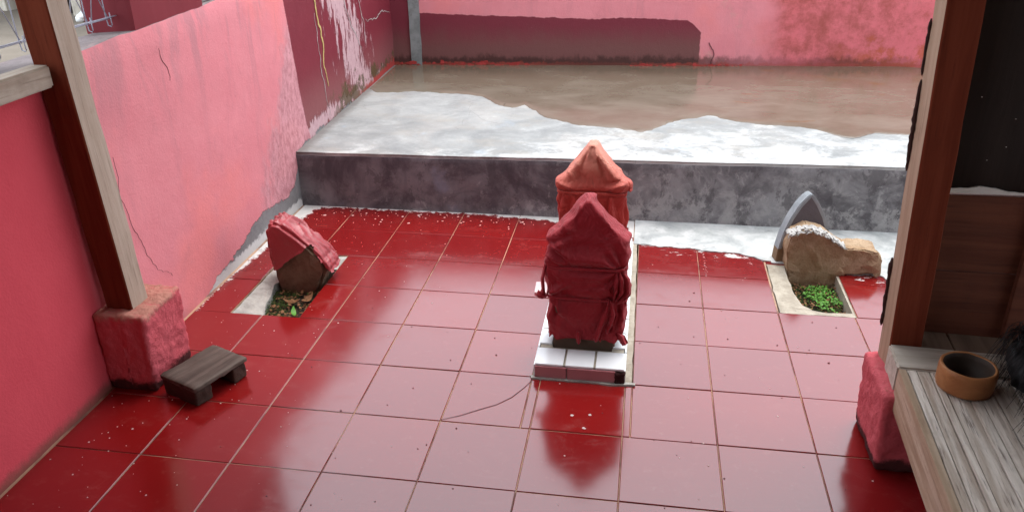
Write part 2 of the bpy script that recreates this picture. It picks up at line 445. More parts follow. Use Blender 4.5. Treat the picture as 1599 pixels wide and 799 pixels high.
def mat_cement_front():
    M = Mat('cement_face')
    x, y, z = M.xyz(M.P)
    P = M.vec(x, 0.0, z)
    n0 = M.noise(P, 3.2, 6, 0.65, 0.7); n1 = M.noise(P, 11, 7, 0.7, 0.4); n2 = M.noise(P, 45, 5, 0.7)
    st = M.noise(M.scale(P, (8, 1, 1.2)), 1.0, 5, 0.65)
    c = M.mix(M.step(n0, 0.36, 0.64), (0.075, 0.064, 0.073), (0.20, 0.19, 0.20))
    c = M.mix(M.mul(M.step(st, 0.52, 0.7), 0.5), c, (0.075, 0.065, 0.075))
    c = M.mix(M.mul(M.step(x, -0.3, 0.6), 0.7), c, M.mix(M.step(M.add(M.mul(n0, 0.6), M.mul(n1, 0.4)), 0.40, 0.60), (0.125, 0.118, 0.125), (0.31, 0.305, 0.31)))
    right = M.curve(x, [(-1.5, -0.09), (-0.6, -0.06), (0.1, 0.01), (0.6, 0.05), (1.6, 0.045)])
    low = M.curve(z, [(0.0, 0.07), (0.08, 0.06), (0.14, 0.0), (0.3, -0.02)])
    w = M.step(M.add(n1, M.add(right, low)), 0.56, 0.68)
    c = M.mix(M.mul(w, 0.75), c, (0.34, 0.33, 0.33))
    fl = M.noise(P, 7.5, 10, 0.78, 0.3)
    pch = M.mul(M.step(M.add(fl, low), 0.565, 0.60), M.curve(x, [(-1.5, 0.12), (-0.4, 0.2), (0.2, 0.75), (1.6, 1.0)]))
    drk = M.mul(M.step(M.noise(M.scale(P, (1, 1, 0.7), loc=(3.1, 0, 1.7)), 8, 9, 0.76, 0.3), 0.53, 0.58), 0.55)
    c = M.mix(drk, c, (0.07, 0.063, 0.068))
    c = M.mix(M.mul(pch, 0.6), c, (0.40, 0.39, 0.385))
    c = M.mix(M.mul(M.step(n2, 0.62, 0.74), 0.3), c, (0.06, 0.055, 0.055))
    blue = M.mul(M.step(M.noise(P, 3.7, 4, 0.6), 0.60, 0.72), M.step(x, 0.2, -0.2))
    c = M.mix(M.mul(blue, 0.55), c, (0.20, 0.225, 0.29))
    M.bump(M.add(M.mul(n1, 0.7), M.mul(n2, 0.5)), 0.004, 0.8)
    return M.set(c, 0.8, 0.3)

def mat_wet():
    M = Mat('wet_mud_film')
    x, y, z = M.xyz(M.P)
    n0 = M.noise(M.scale(M.P, (1, 1.8, 1)), 2.0, 5, 0.6, 0.8); n1 = M.noise(M.scale(M.P, (1, 1.6, 1)), 3.4, 6, 0.62, 0.4)
    c = M.mix(M.step(n1, 0.22, 0.8), (0.120, 0.095, 0.068), (0.175, 0.150, 0.116))
    far = M.step(M.add(y, M.mul(n0, 0.4)), 3.5, 4.2)
    c = M.mix(M.mul(far, 0.6), c, (0.11, 0.072, 0.045))
    sp = M.mul(M.step(n0, 0.58, 0.68), M.step(M.math('ABSOLUTE', M.sub(x, 1.35)), 0.75, 0.25))
    c = M.mix(M.mul(sp, 0.75), c, (0.17, 0.085, 0.035))
    r = M.add(0.10, M.mul(M.step(n1, 0.4, 0.7), 0.16))
    M.bump(M.noise(M.scale(M.P, (1, 2, 1)), 10, 3, 0.5), 0.001, 0.25)
    return M.set(c, r, 0.5)

def mat_cement(name, a, b, sc_=8, bump=0.004, rough=0.85, dirt=(0.1, 0.09, 0.085), amt=0.4):
    M = Mat(name)
    n1 = M.noise(M.P, sc_, 7, 0.68, 0.3); n2 = M.noise(M.P, sc_ * 6, 5, 0.7); n3 = M.noise(M.P, sc_ * 1.7, 5, 0.7)
    c = M.mix(M.step(n1, 0.33, 0.67), a, b)
    c = M.mix(M.mul(M.step(n3, 0.56, 0.70), amt), c, dirt)
    M.bump(M.add(n1, M.mul(n2, 0.6)), bump, 0.8)
    return M.set(c, rough, 0.3)

def mat_wood(name, a, b, dark, axis='z', ring=1.0, rough=0.75, bump=0.0025, sc_=1.0, knots=0.5):
    """grain runs along the given object axis"""
    M = Mat(name)
    s_ = {'x': (1.4, 26, 26), 'y': (26, 1.4, 26), 'z': (26, 26, 1.4)}[axis]
    s_ = tuple(k * sc_ for k in s_)
    v = M.scale(M.O, s_, loc=(0, 0, 0))
    rv = objrand(M)
    off = M.t.nodes.new('ShaderNodeVectorMath'); off.operation = 'ADD'
    M.put(off.inputs[0], v); M.put(off.inputs[1], M.vec(M.mul(rv, 37.0), M.mul(rv, 11.0), M.mul(rv, 23.0)))
    v = off.outputs[0]
    n1 = M.noise(v, 1.0, 6, 0.6, 0.6); n2 = M.noise(v, 3.2, 5, 0.65, 0.2)
    n3 = M.noise(M.O, 5.0, 5, 0.6); n4 = M.noise(M.O, 60, 4, 0.6)
    c = M.mix(M.step(n1, 0.3, 0.7), a, b)
    c = M.mix(M.mul(M.step(n2, 0.54, 0.72), 0.6 * ring), c, dark)
    c = M.mix(M.mul(M.step(n3, 0.56, 0.76), knots), c, dark)
    M.bump(M.add(n2, M.mul(n4, 0.3)), bump, 0.8)
    return M.set(c, rough, 0.25)

def mat_cloth(name, a, b, fade_lit, sc_=6.0, z0=0.3, z1=0.7, amt=0.0, wrinkle=0.75):
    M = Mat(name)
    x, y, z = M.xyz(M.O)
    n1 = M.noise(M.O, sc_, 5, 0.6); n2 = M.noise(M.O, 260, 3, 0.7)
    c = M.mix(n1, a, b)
    c = M.mix(M.mul(M.step(M.add(z, M.mul(M.sub(n1, 0.5), 0.25)), z0, z1), amt), c, fade_lit)  # paler towards the top: fading and top light mixed into the colour
    q1 = M.noise(M.scale(M.O, (1.0, 1.0, 0.75), rot=(0, 0.6, 0)), 11, 3, 0.55, 0.8)
    q2 = M.noise(M.scale(M.O, (1.2, 1.0, 0.7), rot=(0, -0.7, 0.3)), 24, 3, 0.55, 0.6)
    wr = M.add(M.math('ABSOLUTE', M.sub(q1, 0.5)), M.mul(M.math('ABSOLUTE', M.sub(q2, 0.5)), 0.45))
    M.bump(M.add(M.mul(wr, 4.0), M.mul(M.add(n2, M.mul(M.noise(M.O, 40, 4, 0.6), 0.8)), 0.12)), 0.0075, wrinkle)
    return M.set(c, 0.62, 0.35, Sheen_Weight=0.12, Sheen_Roughness=0.4)

def plain(name, c, rough=0.6, spec=0.4, var=0.2, sc_=12, bump=0.001):
    M = Mat(name)
    n = M.noise(M.O, sc_, 5, 0.6)
    d = tuple(k * (1 - var) for k in c); e = tuple(min(1, k * (1 + var)) for k in c)
    M.bump(n, bump, 0.6)
    return M.set(M.mix(n, d, e), rough, spec)

TILE, GROUT = mat_tile(), mat_grout()
WALL, BACKW = mat_pinkwall(), mat_pinkwall('pink_back_plaster', True)
CTOP, CFACE, WET = mat_cement_top(), mat_cement_front(), mat_wet()
SCREED = mat_cement('pale_screed', (0.33, 0.34, 0.335), (0.56, 0.56, 0.545), 7, 0.003)
LEDGE = mat_cement('tan_cement', (0.30, 0.255, 0.20), (0.44, 0.385, 0.31), 14, 0.004, dirt=(0.13, 0.115, 0.095))
GLEDGE = mat_cement('grey_cement', (0.27, 0.26, 0.235), (0.45, 0.43, 0.39), 12, 0.006, dirt=(0.12, 0.11, 0.09))
MORTAR = mat_cement('white_mortar', (0.34, 0.32, 0.30), (0.52, 0.50, 0.48), 20, 0.006, dirt=(0.26, 0.21, 0.17), amt=0.5)
WTOP = mat_cement('coping_cement', (0.15, 0.12, 0.12), (0.23, 0.19, 0.19), 9, 0.006, dirt=(0.36, 0.24, 0.24), amt=0.45)
STRIP = mat_cement('grey_joint', (0.17, 0.18, 0.175), (0.27, 0.28, 0.275), 9, 0.003)
SOIL = mat_cement('soil', (0.018, 0.013, 0.009), (0.055, 0.040, 0.026), 40, 0.012, 0.95)
def mat_rock():
    M = Mat('brown_rock')
    n1 = M.noise(M.P, 16, 7, 0.68, 0.3); n2 = M.noise(M.P, 95, 5, 0.7); n3 = M.noise(M.P, 6, 4, 0.6)
    vn = M.t.nodes.new('ShaderNodeTexVoronoi'); vn.inputs['Scale'].default_value = 8.5
    M.put(vn.inputs['Vector'], M.scale(M.P, (1, 1, 1), loc=(0.05, 0.0, 0.02)))
    cell = M.xyz(vn.outputs['Color'])[0]
    c = M.mix(M.step(n1, 0.33, 0.67), (0.27, 0.165, 0.088), (0.41, 0.28, 0.175))
    c = M.mix(M.mul(cell, 0.55), c, (0.46, 0.34, 0.235))
    c = M.mix(M.mul(M.step(n2, 0.55, 0.7), 0.5), c, (0.15, 0.09, 0.05))
    c = M.mix(M.mul(M.step(n3, 0.55, 0.7), 0.4), c, (0.24, 0.12, 0.055))
    M.bump(M.add(n1, M.mul(n2, 0.8)), 0.007, 0.9)
    return M.set(c, 0.9, 0.2)
ROCK = mat_rock()
DROCK = mat_cement('dark_brown_rock', (0.125, 0.070, 0.042), (0.20, 0.125, 0.08), 14, 0.006, dirt=(0.06, 0.035, 0.022))
POST = mat_wood('post_wood', (0.36, 0.265, 0.20), (0.47, 0.37, 0.30), (0.13, 0.075, 0.05), 'z', 0.85, knots=0.6)
POST2 = mat_wood('post_wood_brown', (0.33, 0.215, 0.14), (0.43, 0.30, 0.21), (0.15, 0.08, 0.05), 'z', 0.8, knots=0.35)
POSTF = mat_wood('shaded_post_wood', (0.13, 0.025, 0.012), (0.185, 0.040, 0.020), (0.06, 0.012, 0.007), 'z', 0.8, rough=0.95, knots=0.45)  # shaded copy of the post wood, dark red bounce put into its colour
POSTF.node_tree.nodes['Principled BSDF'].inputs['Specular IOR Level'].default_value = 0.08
BEAMW = mat_wood('beam_wood', (0.33, 0.25, 0.19), (0.46, 0.38, 0.31), (0.14, 0.09, 0.06), 'y', 0.8)
BOARD = mat_wood('bench_board', (0.44, 0.345, 0.275), (0.76, 0.67, 0.59), (0.13, 0.08, 0.06), 'y', 1.35, bump=0.006, sc_=2.0, knots=0.35)
BOARDS = mat_wood('bench_beam', (0.33, 0.22, 0.14), (0.50, 0.38, 0.28), (0.16, 0.09, 0.06), 'y', 1.0, bump=0.004, knots=0.3)
BLOCK = mat_wood('cross_beam_wood', (0.38, 0.32, 0.265), (0.53, 0.46, 0.39), (0.16, 0.11, 0.08), 'x', 0.7, knots=0.4)
DPLANK = mat_wood('wall_plank_wood', (0.10, 0.027, 0.014), (0.15, 0.044, 0.023), (0.035, 0.012, 0.008), 'x', 0.8)
STOOLW = mat_wood('stool_wood', (0.060, 0.040, 0.032), (0.135, 0.098, 0.080), (0.022, 0.013, 0.010), 'y', 0.9, knots=0.6)
STOOLL = mat_wood('stool_leg_wood', (0.04, 0.019, 0.014), (0.07, 0.035, 0.025), (0.018, 0.011, 0.009), 'x', 0.8)
BARK = plain('bark', (0.055, 0.028, 0.024), 0.95, 0.2, 0.5, 60, 0.01)
BAMBOO = mat_wood('bowl_wood', (0.29, 0.105, 0.037), (0.42, 0.18, 0.068), (0.15, 0.05, 0.02), 'x', 0.6, rough=0.45, sc_=0.6)
CRIMSON = mat_cloth('crimson_cloth', (0.24, 0.006, 0.012), (0.32, 0.011, 0.020), (0.5, 0.12, 0.1))
FADED_LIT = mat_cloth('faded_lit_red_cloth', (0.36, 0.022, 0.016), (0.43, 0.036, 0.026), (0.66, 0.27, 0.19), 5.0, 0.30, 0.60, 0.95)  # pale tone holds fading plus the light falling on the top
SATIN = mat_cloth('pink_red_cloth', (0.28, 0.014, 0.020), (0.34, 0.032, 0.040), (0.62, 0.2, 0.2), wrinkle=0.3)
SATIN.node_tree.nodes['Principled BSDF'].inputs['Roughness'].default_value = 0.42
SATIN.node_tree.nodes['Principled BSDF'].inputs['Specular IOR Level'].default_value = 0.7
WTILE = plain('white_glazed_tile', (0.80, 0.81, 0.82), 0.15, 0.5, 0.04, 8)
MTILE = plain('maroon_tile_reflecting', (0.40, 0.165, 0.175), 0.22, 0.5, 0.15, 10)  # maroon tile with the pink floor reflection put into its colour
CHIPD = plain('broken_dark', (0.035, 0.010, 0.010), 0.9, 0.2, 0.4, 60, 0.006)
MAROON = plain('maroon_paint', (0.20, 0.018, 0.028), 0.6, 0.3, 0.15, 9)
WIRE = plain('grey_wire', (0.33, 0.33, 0.40), 0.45, 0.5, 0.15, 30)
TARP = mat_wood('black_sheet', (0.020, 0.011, 0.009), (0.032, 0.019, 0.015), (0.009, 0.006, 0.006), 'z', 0.8, sc_=0.35)
FIBRE = plain('black_fibre', (0.006, 0.005, 0.005), 0.55, 0.4, 0.4, 40)
PAPER = plain('pale_strip', (0.62, 0.56, 0.52), 0.9, 0.2, 0.1)
SPECK = plain('paint_splash', (0.55, 0.40, 0.37), 0.8, 0.2, 0.1)
DARKL = plain('crack_dark', (0.10, 0.035, 0.038), 0.95, 0.1, 0.4, 50)
YELLOW = plain('yellow_drip', (0.55, 0.42, 0.16), 0.7, 0.3, 0.35, 25)
LEAF = plain('clover_leaf', (0.085, 0.24, 0.022), 0.55, 0.35, 0.4, 30)
MOSS = plain('dark_moss', (0.030, 0.050, 0.010), 0.9, 0.2, 0.5, 60)
DRY = plain('dry_leaf', (0.20, 0.095, 0.045), 0.8, 0.2, 0.4, 20)
EARTH = mat_cement('yard_earth', (0.135, 0.11, 0.085), (0.19, 0.16, 0.13), 0.8, 0.01)
WHITE = plain('white_plastic', (0.75, 0.75, 0.74), 0.5, 0.4, 0.08)
RUST = mat_cement('old_sheet_metal', (0.13, 0.09, 0.07), (0.22, 0.17, 0.14), 3, 0.002, 0.7)

def mat_stump():
    M = Mat('pink_stump_plaster')
    x, y, z = M.xyz(M.O)
    n1 = M.noise(M.O, 14, 6, 0.7); n2 = M.noise(M.O, 60, 5, 0.7); n3 = M.noise(M.O, 28, 6, 0.75)
    c = M.mix(n1, (0.50, 0.070, 0.088), (0.64, 0.135, 0.155))
    c = M.mix(M.mul(M.step(n3, 0.60, 0.72), 0.55), c, (0.30, 0.05, 0.05))
    worn = M.step(M.add(z, M.mul(M.sub(n3, 0.5), 0.10)), 0.275, 0.305)
    c = M.mix(M.mul(worn, 0.7), c, (0.36, 0.22, 0.15))
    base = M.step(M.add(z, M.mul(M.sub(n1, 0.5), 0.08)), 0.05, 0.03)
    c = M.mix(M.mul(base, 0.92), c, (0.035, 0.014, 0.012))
    M.bump(M.add(n2, M.mul(n3, 0.8)), 0.008, 0.9)
    return M.set(c, 0.9, 0.2)
STUMP = mat_stump()

def mat_headstone():
    M = Mat('painted_headstone')
    x, y, z = M.xyz(M.P)
    n1 = M.noise(M.P, 12, 6, 0.65); n2 = M.noise(M.P, 50, 5, 0.7)
    c = M.mix(n1, (0.095, 0.078, 0.086), (0.155, 0.135, 0.145))
    c = M.mix(M.mul(M.step(n2, 0.55, 0.75), 0.6), c, (0.07, 0.055, 0.06))
    rw = M.step(M.add(z, M.mul(M.sub(n1, 0.5), 0.10)), 0.085, 0.06)
    c = M.mix(rw, c, M.mix(n2, (0.16, 0.095, 0.05), (0.26, 0.165, 0.095)))
    M.bump(M.add(n1, M.mul(n2, 0.5)), 0.004, 0.8)
    return M.set(c, 0.8, 0.3)
HSTONE = mat_headstone()
HEDGE = mat_cement('pale_lit_edge', (0.25, 0.27, 0.285), (0.34, 0.36, 0.38), 12, 0.003, amt=0.15)  # sky-lit sides coloured paler than the shaded front face

# ------------------------------------------------------------------ ground and floor
T = 0.30
WX = -1.51                     # inner face of the left wall
GRAVE = (-0.032, 0.325, 0.588, 1.80)
PITL = (-1.344, -1.042, 0.90, 1.50)
PITR = (0.905, 1.21, 1.20, 1.66)
FRONT = 2.095
HOLES = (GRAVE, PITL, PITR)

def subtract(rects, h):
    out = []
    for (x0, x1, y0, y1) in rects:
        hx0, hx1, hy0, hy1 = max(x0, h[0]), min(x1, h[1]), max(y0, h[2]), min(y1, h[3])
        if hx0 >= hx1 - 1e-4 or hy0 >= hy1 - 1e-4:
            out.append((x0, x1, y0, y1)); continue
        if x0 < hx0: out.append((x0, hx0, y0, y1))
        if hx1 < x1: out.append((hx1, x1, y0, y1))
        if y0 < hy0: out.append((hx0, hx1, y0, hy0))
        if hy1 < y1: out.append((hx0, hx1, hy1, y1))
    return out

def ground_sheet():
    g = Geo()
    S = 600.0
    x0, x1, y0, y1 = -1.72, 4.2, -3.4, 4.6
    z = 0.0
    # the yard outside lies higher than the floor; inside the court the sheet is left open under the floor
    g.add([(-S, -S, .3), (x0, -S, .3), (x0, S, .3), (-S, S, .3)], [[0, 1, 2, 3]])
    g.add([(x1, -S, .3), (S, -S, .3), (S, S, .3), (x1, S, .3)], [[0, 1, 2, 3]])
    g.add([(x0, y1, .3), (x1, y1, .3), (x1, S, .3), (x0, S, .3)], [[0, 1, 2, 3]])
    g.add([(x0, -S, .3), (x1, -S, .3), (x1, y0, .3), (x0, y0, .3)], [[0, 1, 2, 3]])
    g.add([(x0, y0, -.2), (x1, y0, -.2), (x1, y1, -.2), (x0, y1, -.2), (x0, y0, .3), (x1, y0, .3), (x1, y1, .3), (x0, y1, .3)],
          [[0, 1, 2, 3], [0, 1, 5, 4], [1, 2, 6, 5], [2, 3, 7, 6], [3, 0, 4, 7]])
    return g.build('ground', EARTH)
tag(ground_sheet(), kind='structure')

# grout bed with holes for graves
bed = [(WX - 0.01, 4.15, -3.3, FRONT + 0.01)]
for h in HOLES: bed = subtract(bed, h)
fg = Geo()
for (x0, x1, y0, y1) in bed: fg.box(x0, x1, y0, y1, -0.05, -0.0032)
floor = fg.build('floor', GROUT)
tag(floor, kind='structure')

def tile_mesh(w, d):
    b = 0.0016; zt = 0.0
    a, c = w / 2, d / 2
    v = [(-a + b, -c + b, zt), (a - b, -c + b, zt), (a - b, c - b, zt), (-a + b, c - b, zt),
         (-a, -c, -b), (a, -c, -b), (a, c, -b), (-a, c, -b), (-a, -c, -.006), (a, -c, -.006), (a, c, -.006), (-a, c, -.006)]
    f = [[0, 1, 2, 3]] + [[i + 4, (i + 1) % 4 + 4, (i + 1) % 4, i] for i in range(4)] + [[i + 8, (i + 1) % 4 + 8, (i + 1) % 4 + 4, i + 4] for i in range(4)]
    return mesh('tile', v, f, TILE)
whole = tile_mesh(T - 0.0034, T - 0.0034)
tile_rng = random.Random(3)
for i in range(-6, 9):
    for j in range(-5, 7):
        cell = [(max(i * T, WX + 0.004), (i + 1) * T, j * T, min((j + 1) * T, FRONT))]
        if cell[0][1] - cell[0][0] < 0.02: continue
        for h in HOLES: cell = subtract(cell, h)
        for (x0, x1, y0, y1) in cell:
            w, d = x1 - x0, y1 - y0
            if w < 0.012 or d < 0.012: continue
            full = abs(w - T) < 1e-3 and abs(d - T) < 0.006
            me = whole if full else tile_mesh(w - 0.0034, d - 0.0034)
            o = obj('tile', me, floor, ((x0 + x1) / 2, (y0 + y1) / 2, tile_rng.uniform(-0.0007, 0.0007)),
                    (R(tile_rng.uniform(-.16, .16)), R(tile_rng.uniform(-.16, .16)), R(tile_rng.uniform(-.12, .12))))

# hairline crack running to the corner of the grave kerb, and a few small chips at the joints
g = Geo()
ck = [(-0.30, 0.305), (-0.24, 0.338), (-0.175, 0.385), (-0.13, 0.415), (-0.085, 0.465), (-0.05, 0.53), (-0.028, 0.582)]
g.ribbon([(x, y, 0.0009) for x, y in ck], [0.0012, .002, .0024, .002, .0024, .0022, .0016], (0, 0, 1), 0.0004)
ob = g.build('crack', DARKL, floor)
# paint and cement splashes dropped on the tiles
def speck_geo():
    g = Geo(); r = random.Random(11)
    def blob(x, y, s, z=0.0012):
        n = r.randint(5, 8); p0 = r.random() * 6
        pts = [(x + s * (0.6 + 0.6 * r.random()) * math.cos(p0 + 2 * math.pi * k / n), y + s * (0.6 + 0.6 * r.random()) * math.sin(p0 + 2 * math.pi * k / n)) for k in range(n)]
        g.sheet(pts, z - 0.0006, z + 0.0004)
    def free(x, y):
        return not any(h[0] - .01 < x < h[1] + .01 and h[2] - .01 < y < h[3] + .01 for h in HOLES)
    for k in range(230):
        x = WX + 0.02 + abs(r.gauss(0, 0.45)); y = r.uniform(-0.4, 2.05)
        if free(x, y) and x < 0.9: blob(x, y, abs(r.gauss(0.0008, 0.0010)) + 0.0006)
    for k in range(110):
        x = r.uniform(-1.45, -0.05); y = 2.09 - abs(r.gauss(0, 0.10))
        if free(x, y): blob(x, y, abs(r.gauss(0.0028, 0.0028)) + 0.001)
    for k in range(70):
        x = r.uniform(0.0, 1.7); y = r.uniform(-0.4, 1.6)
        if free(x, y): blob(x, y, abs(r.gauss(0.0012, 0.001)) + 0.0006)
    for px, py in ((0.19, 0.40), (0.175, 0.325), (0.13, 0.39)):
        blob(px, py, 0.006)
    return g
o = speck_geo().build('paint_splashes', SPECK, floor)
o['kind'] = 'stuff'
def dark_specks():
    g = Geo(); r = random.Random(5)
    for k in range(90):
        x = r.uniform(-1.0, 1.7); y = r.uniform(-0.3, 1.4)
        if any(h[0] - .01 < x < h[1] + .01 and h[2] - .01 < y < h[3] + .01 for h in HOLES): continue
        s = abs(r.gauss(0.0011, 0.001)) + 0.0007
        n = 6
        g.sheet([(x + s * (0.7 + .6 * r.random()) * math.cos(2 * math.pi * q / n), y + s * (0.7 + .6 * r.random()) * math.sin(2 * math.pi * q / n)) for q in range(n)], 0.0006, 0.0018)
    return g
o = dark_specks().build('dirt_crumbs', DARKL, floor)
o['kind'] = 'stuff'

# pale screed in front of the platform, right of the central grave
def jitter_line(pts, step, amp, seed):
    out = []
    for (a, b) in zip(pts[:-1], pts[1:]):
        a, b = Vector(a), Vector(b)
        n = max(1, int((b - a).length / step))
        for k in range(n):
            p = a.lerp(b, k / n)
            d = (b - a).normalized()
            nn = Vector((-d.y, d.x)) if len(p) == 2 else Vector((-d.y, d.x, 0))
            q = fbm((p.x * 14 + seed, p.y * 14, seed * 1.7), 5)
            out.append(p + nn * q * amp)
    out.append(Vector(pts[-1]))
    return out
front_edge = jitter_line([(0.302, 1.80), (0.45, 1.785), (0.63, 1.765), (0.78, 1.745), (0.88, 1.715), (0.93, 1.672)], 0.006, 0.018, 2.0)
mid = [Vector((0.945, 1.668)), Vector((1.06, 1.672)), Vector((1.17, 1.668)), Vector((1.225, 1.635))]
tail_edge = jitter_line([(1.235, 1.635), (1.33, 1.625), (1.40, 1.58), (1.43, 1.50), (1.47, 1.36), (1.62, 1.22), (2.4, 1.20)], 0.006, 0.010, 5.0)
outline = front_edge + mid + tail_edge + [Vector((2.4, FRONT + 0.005)), Vector((0.302, FRONT + 0.005))]
g = Geo(); g.sheet([tuple(p) for p in outline], -0.001, 0.0052)
o = g.build('cement_screed', SCREED); tag(o, kind='structure')

# ------------------------------------------------------------------ raised cement platform with a wet film
def top_z(x, y):
    fr = 0.300 + 0.0135 * (x + 1.51)
    bk = 0.362 + 0.0 * x
    t = min(1.0, max(0.0, (y - FRONT) / 1.9))
    t = t ** 0.9
    return fr * (1 - t) + bk * t
def platform():
    nx, ny = 110, 50
    v, f, fm = [], [], []
    XR = 3.6
    for j in range(ny + 1):
        for i in range(nx + 1):
            x = WX - 0.01 + (XR - WX) * i / nx
            yb = 3.97 + (x + 1.51) * 0.0755 + 0.03
            t = j / ny
            y = FRONT + (yb - FRONT) * t ** 1.5
            z = top_z(x, y) + 0.003 * fbm((x * 3, y * 3, 1))
            if j == 0:
                y += 0.010 + 0.006 * fbm((x * 5, 0, 7)); z -= 0.0055 + 0.003 * fbm((x * 9, 2, 3))
            v.append((x, y, z))
    W = nx + 1
    for j in range(ny):
        for i in range(nx):
            f.append([j * W + i, j * W + i + 1, (j + 1) * W + i + 1, (j + 1) * W + i]); fm.append(0)
    # front face
    nz = 12
    base = len(v)
    for k in range(1, nz + 1):
        for i in range(nx + 1):
            x, y, z = v[i]
            zz = (z - 0.009) * (1 - (k - 1) / (nz - 1)) - 0.012 * (k - 1) / (nz - 1)
            yy = FRONT + 0.0035 * fbm((x * 6, zz * 9, 4)) + 0.005 * (1 if k > 1 else 1) * (zz / 0.3)
            v.append((x, yy, zz))
    def idx(k, i): return i if k == 0 else base + (k - 1) * W + i
    for k in range(nz):
        for i in range(nx):
            f.append([idx(k + 1, i), idx(k + 1, i + 1), idx(k, i + 1), idx(k, i)]); fm.append(1 if k > 0 else 0)
    me = mesh('cement_platform', v, f, CTOP, True)
    me.materials.append(CFACE)
    for p, q in zip(me.polygons, fm): p.material_index = q
    return obj('cement_platform', me)
tag(platform(), kind='structure')

PUD = [(-1.497, 3.32), (-1.417, 3.252), (-1.28, 3.26), (-1.169, 3.295), (-0.946, 3.268), (-0.85, 3.262), (-0.77, 3.237), (-0.71, 3.20), (-0.665, 3.167), (-0.63, 3.10), (-0.59, 3.051), (-0.54, 2.99), (-0.477, 2.973), (-0.416, 3.039), (-0.361, 2.986), (-0.296, 2.849), (-0.25, 2.80), (-0.179, 2.753),
       (-0.059, 2.661), (0.05, 2.64), (0.16, 2.623), (0.303, 2.553), (0.360, 2.580), (0.41, 2.66), (0.46, 2.735), (0.525, 2.80), (0.609, 2.842), (0.685, 2.904), (0.738, 2.883), (0.84, 2.80), (0.941, 2.762), (1.061, 2.75),
       (1.176, 2.714), (1.297, 2.631), (1.36, 2.565), (1.41, 2.541), (1.487, 2.595), (1.548, 2.649), (1.727, 2.60), (2.1, 2.55), (2.6, 2.6), (3.3, 2.5)]
pl = jitter_line([Vector(p) for p in PUD], 0.012, 0.016, 9.0)
def film():
    # strip between the wet edge and the back wall, split in rows so that it follows the platform
    v, f = [], []
    rows = 14
    L = len(pl) - 1
    for i in range(1, L + 1): pl[i].x = max(pl[i].x, pl[i - 1].x + 2e-4)
    for i, p in enumerate(pl):
        xf = pl[0].x + (pl[-1].x - pl[0].x) * i / L
        for k in range(rows + 1):
            t = (k / rows) ** 1.4
            x = p.x + (xf - p.x) * t
            yb = 3.97 + (xf + 1.51) * 0.0755 + 0.02
            if xf > 2.0: yb -= (xf - 2.0) * 0.25 if xf < 2.6 else 0.15
            y = p.y + (yb - p.y) * t
            v.append((x, y, top_z(x, y) + 0.0055 + (-0.006 if k == 0 else 0.0)))
    W = rows + 1
    for i in range(len(pl) - 1):
        for k in range(rows): f.append([i * W + k, (i + 1) * W + k, (i + 1) * W + k + 1, i * W + k + 1])
    return obj('wet_film', mesh('wet_film', v, f, WET, True))
tag(film(), kind='structure')

# ------------------------------------------------------------------ left boundary wall
def left_wall():
    v, f, fm = [], [], []
    ys = [-3.3 + 0.055 * k for k in range(140)]
    ys = [y for y in ys if y < 4.2] + [4.2]
    def top(y):
        b = 1.135 + 0.028 * max(0.0, min(1.0, (y - 0.6) / 1.0))
        if y > 1.7: b += (y - 1.7) * 0.115
        return b + 0.006 * fbm((y * 7, 3, 1))
    nz = 26
    for y in ys:
        t = top(y)
        for k in range(nz + 1):
            z = -0.04 + (t + 0.04) * k / nz
            x = WX + 0.006 * fbm((y * 2.2, z * 2.2, 5)) + 0.002 * fbm((y * 11, z * 11, 8)) - 0.003
            if k == nz: x -= 0.008
            v.append((x, y, z))
        v.append((-1.70, y, t - 0.012)); v.append((-1.70, y, -0.2))
    W = nz + 3
    for i in range(len(ys) - 1):
        for k in range(W - 1):
            f.append([i * W + k, (i + 1) * W + k, (i + 1) * W + k + 1, i * W + k + 1]); fm.append(1 if k == nz else 0)
    f.append(list(range(W))); fm.append(0)
    f.append([(len(ys) - 1) * W + k for k in range(W - 1, -1, -1)]); fm.append(0)
    me = mesh('boundary_wall', v, f, WALL, True)
    me.materials.append(WTOP)
    for p, q in zip(me.polygons, fm): p.material_index = q
    for p in me.polygons:
        if len(p.vertices) > 4: p.use_smooth = False
    bm = bmesh.new(); bm.from_mesh(me); bmesh.ops.recalc_face_normals(bm, faces=bm.faces)
    for e in bm.edges:
        if len(e.link_faces) == 2 and e.calc_face_angle(0) > 0.9: e.smooth = False
    bm.to_mesh(me); bm.free()
    return obj('boundary_wall', me)
lw = left_wall()
tag(lw, 'long pink plastered side wall on the left with a peeling maroon panel at its far end', 'wall')
def wall_pt(y, z, out=0.0006):
    return (WX + 0.006 * fbm((y * 2.2, z * 2.2, 5)) + 0.002 * fbm((y * 11, z * 11, 8)) - 0.003 + out, y, z)
def wall_line(pts, w, seed, out=0.0008, step=0.012, amp=0.006):
    P2 = jitter_line([Vector(p) for p in pts], step, amp, seed)
    n = len(P2)
    return [wall_pt(p.x, p.y, out) for p in P2], [w * (0.55 + 0.6 * abs(noise.noise(Vector((k * .4, seed, 0))))) * (0.35 + 0.65 * math.sin(math.pi * min(1, max(0, (k + .6) / n)))) for k in range(n)]
g = Geo()
p, w = wall_line([(0.623, 0.762), (0.613, 0.611), (0.652, 0.443), (0.697, 0.33), (0.76, 0.25), (0.813, 0.204)], 0.002, 1, amp=0.016)
g.ribbon(p, w, (1, 0, 0), 0.0008)
g.build('crack', DARKL, lw)
g = Geo(); p, w = wall_line([(1.02, 1.06), (1.04, 0.98), (1.05, 0.93)], 0.0035, 4, amp=0.016); g.ribbon(p, w, (1, 0, 0), 0.0008); g.build('crack', DARKL, lw)
g = Geo(); p, w = wall_line([(2.50, 1.25), (2.576, 1.019), (2.634, 0.801), (2.617, 0.678), (2.651, 0.523)], 0.021, 6, amp=0.02)
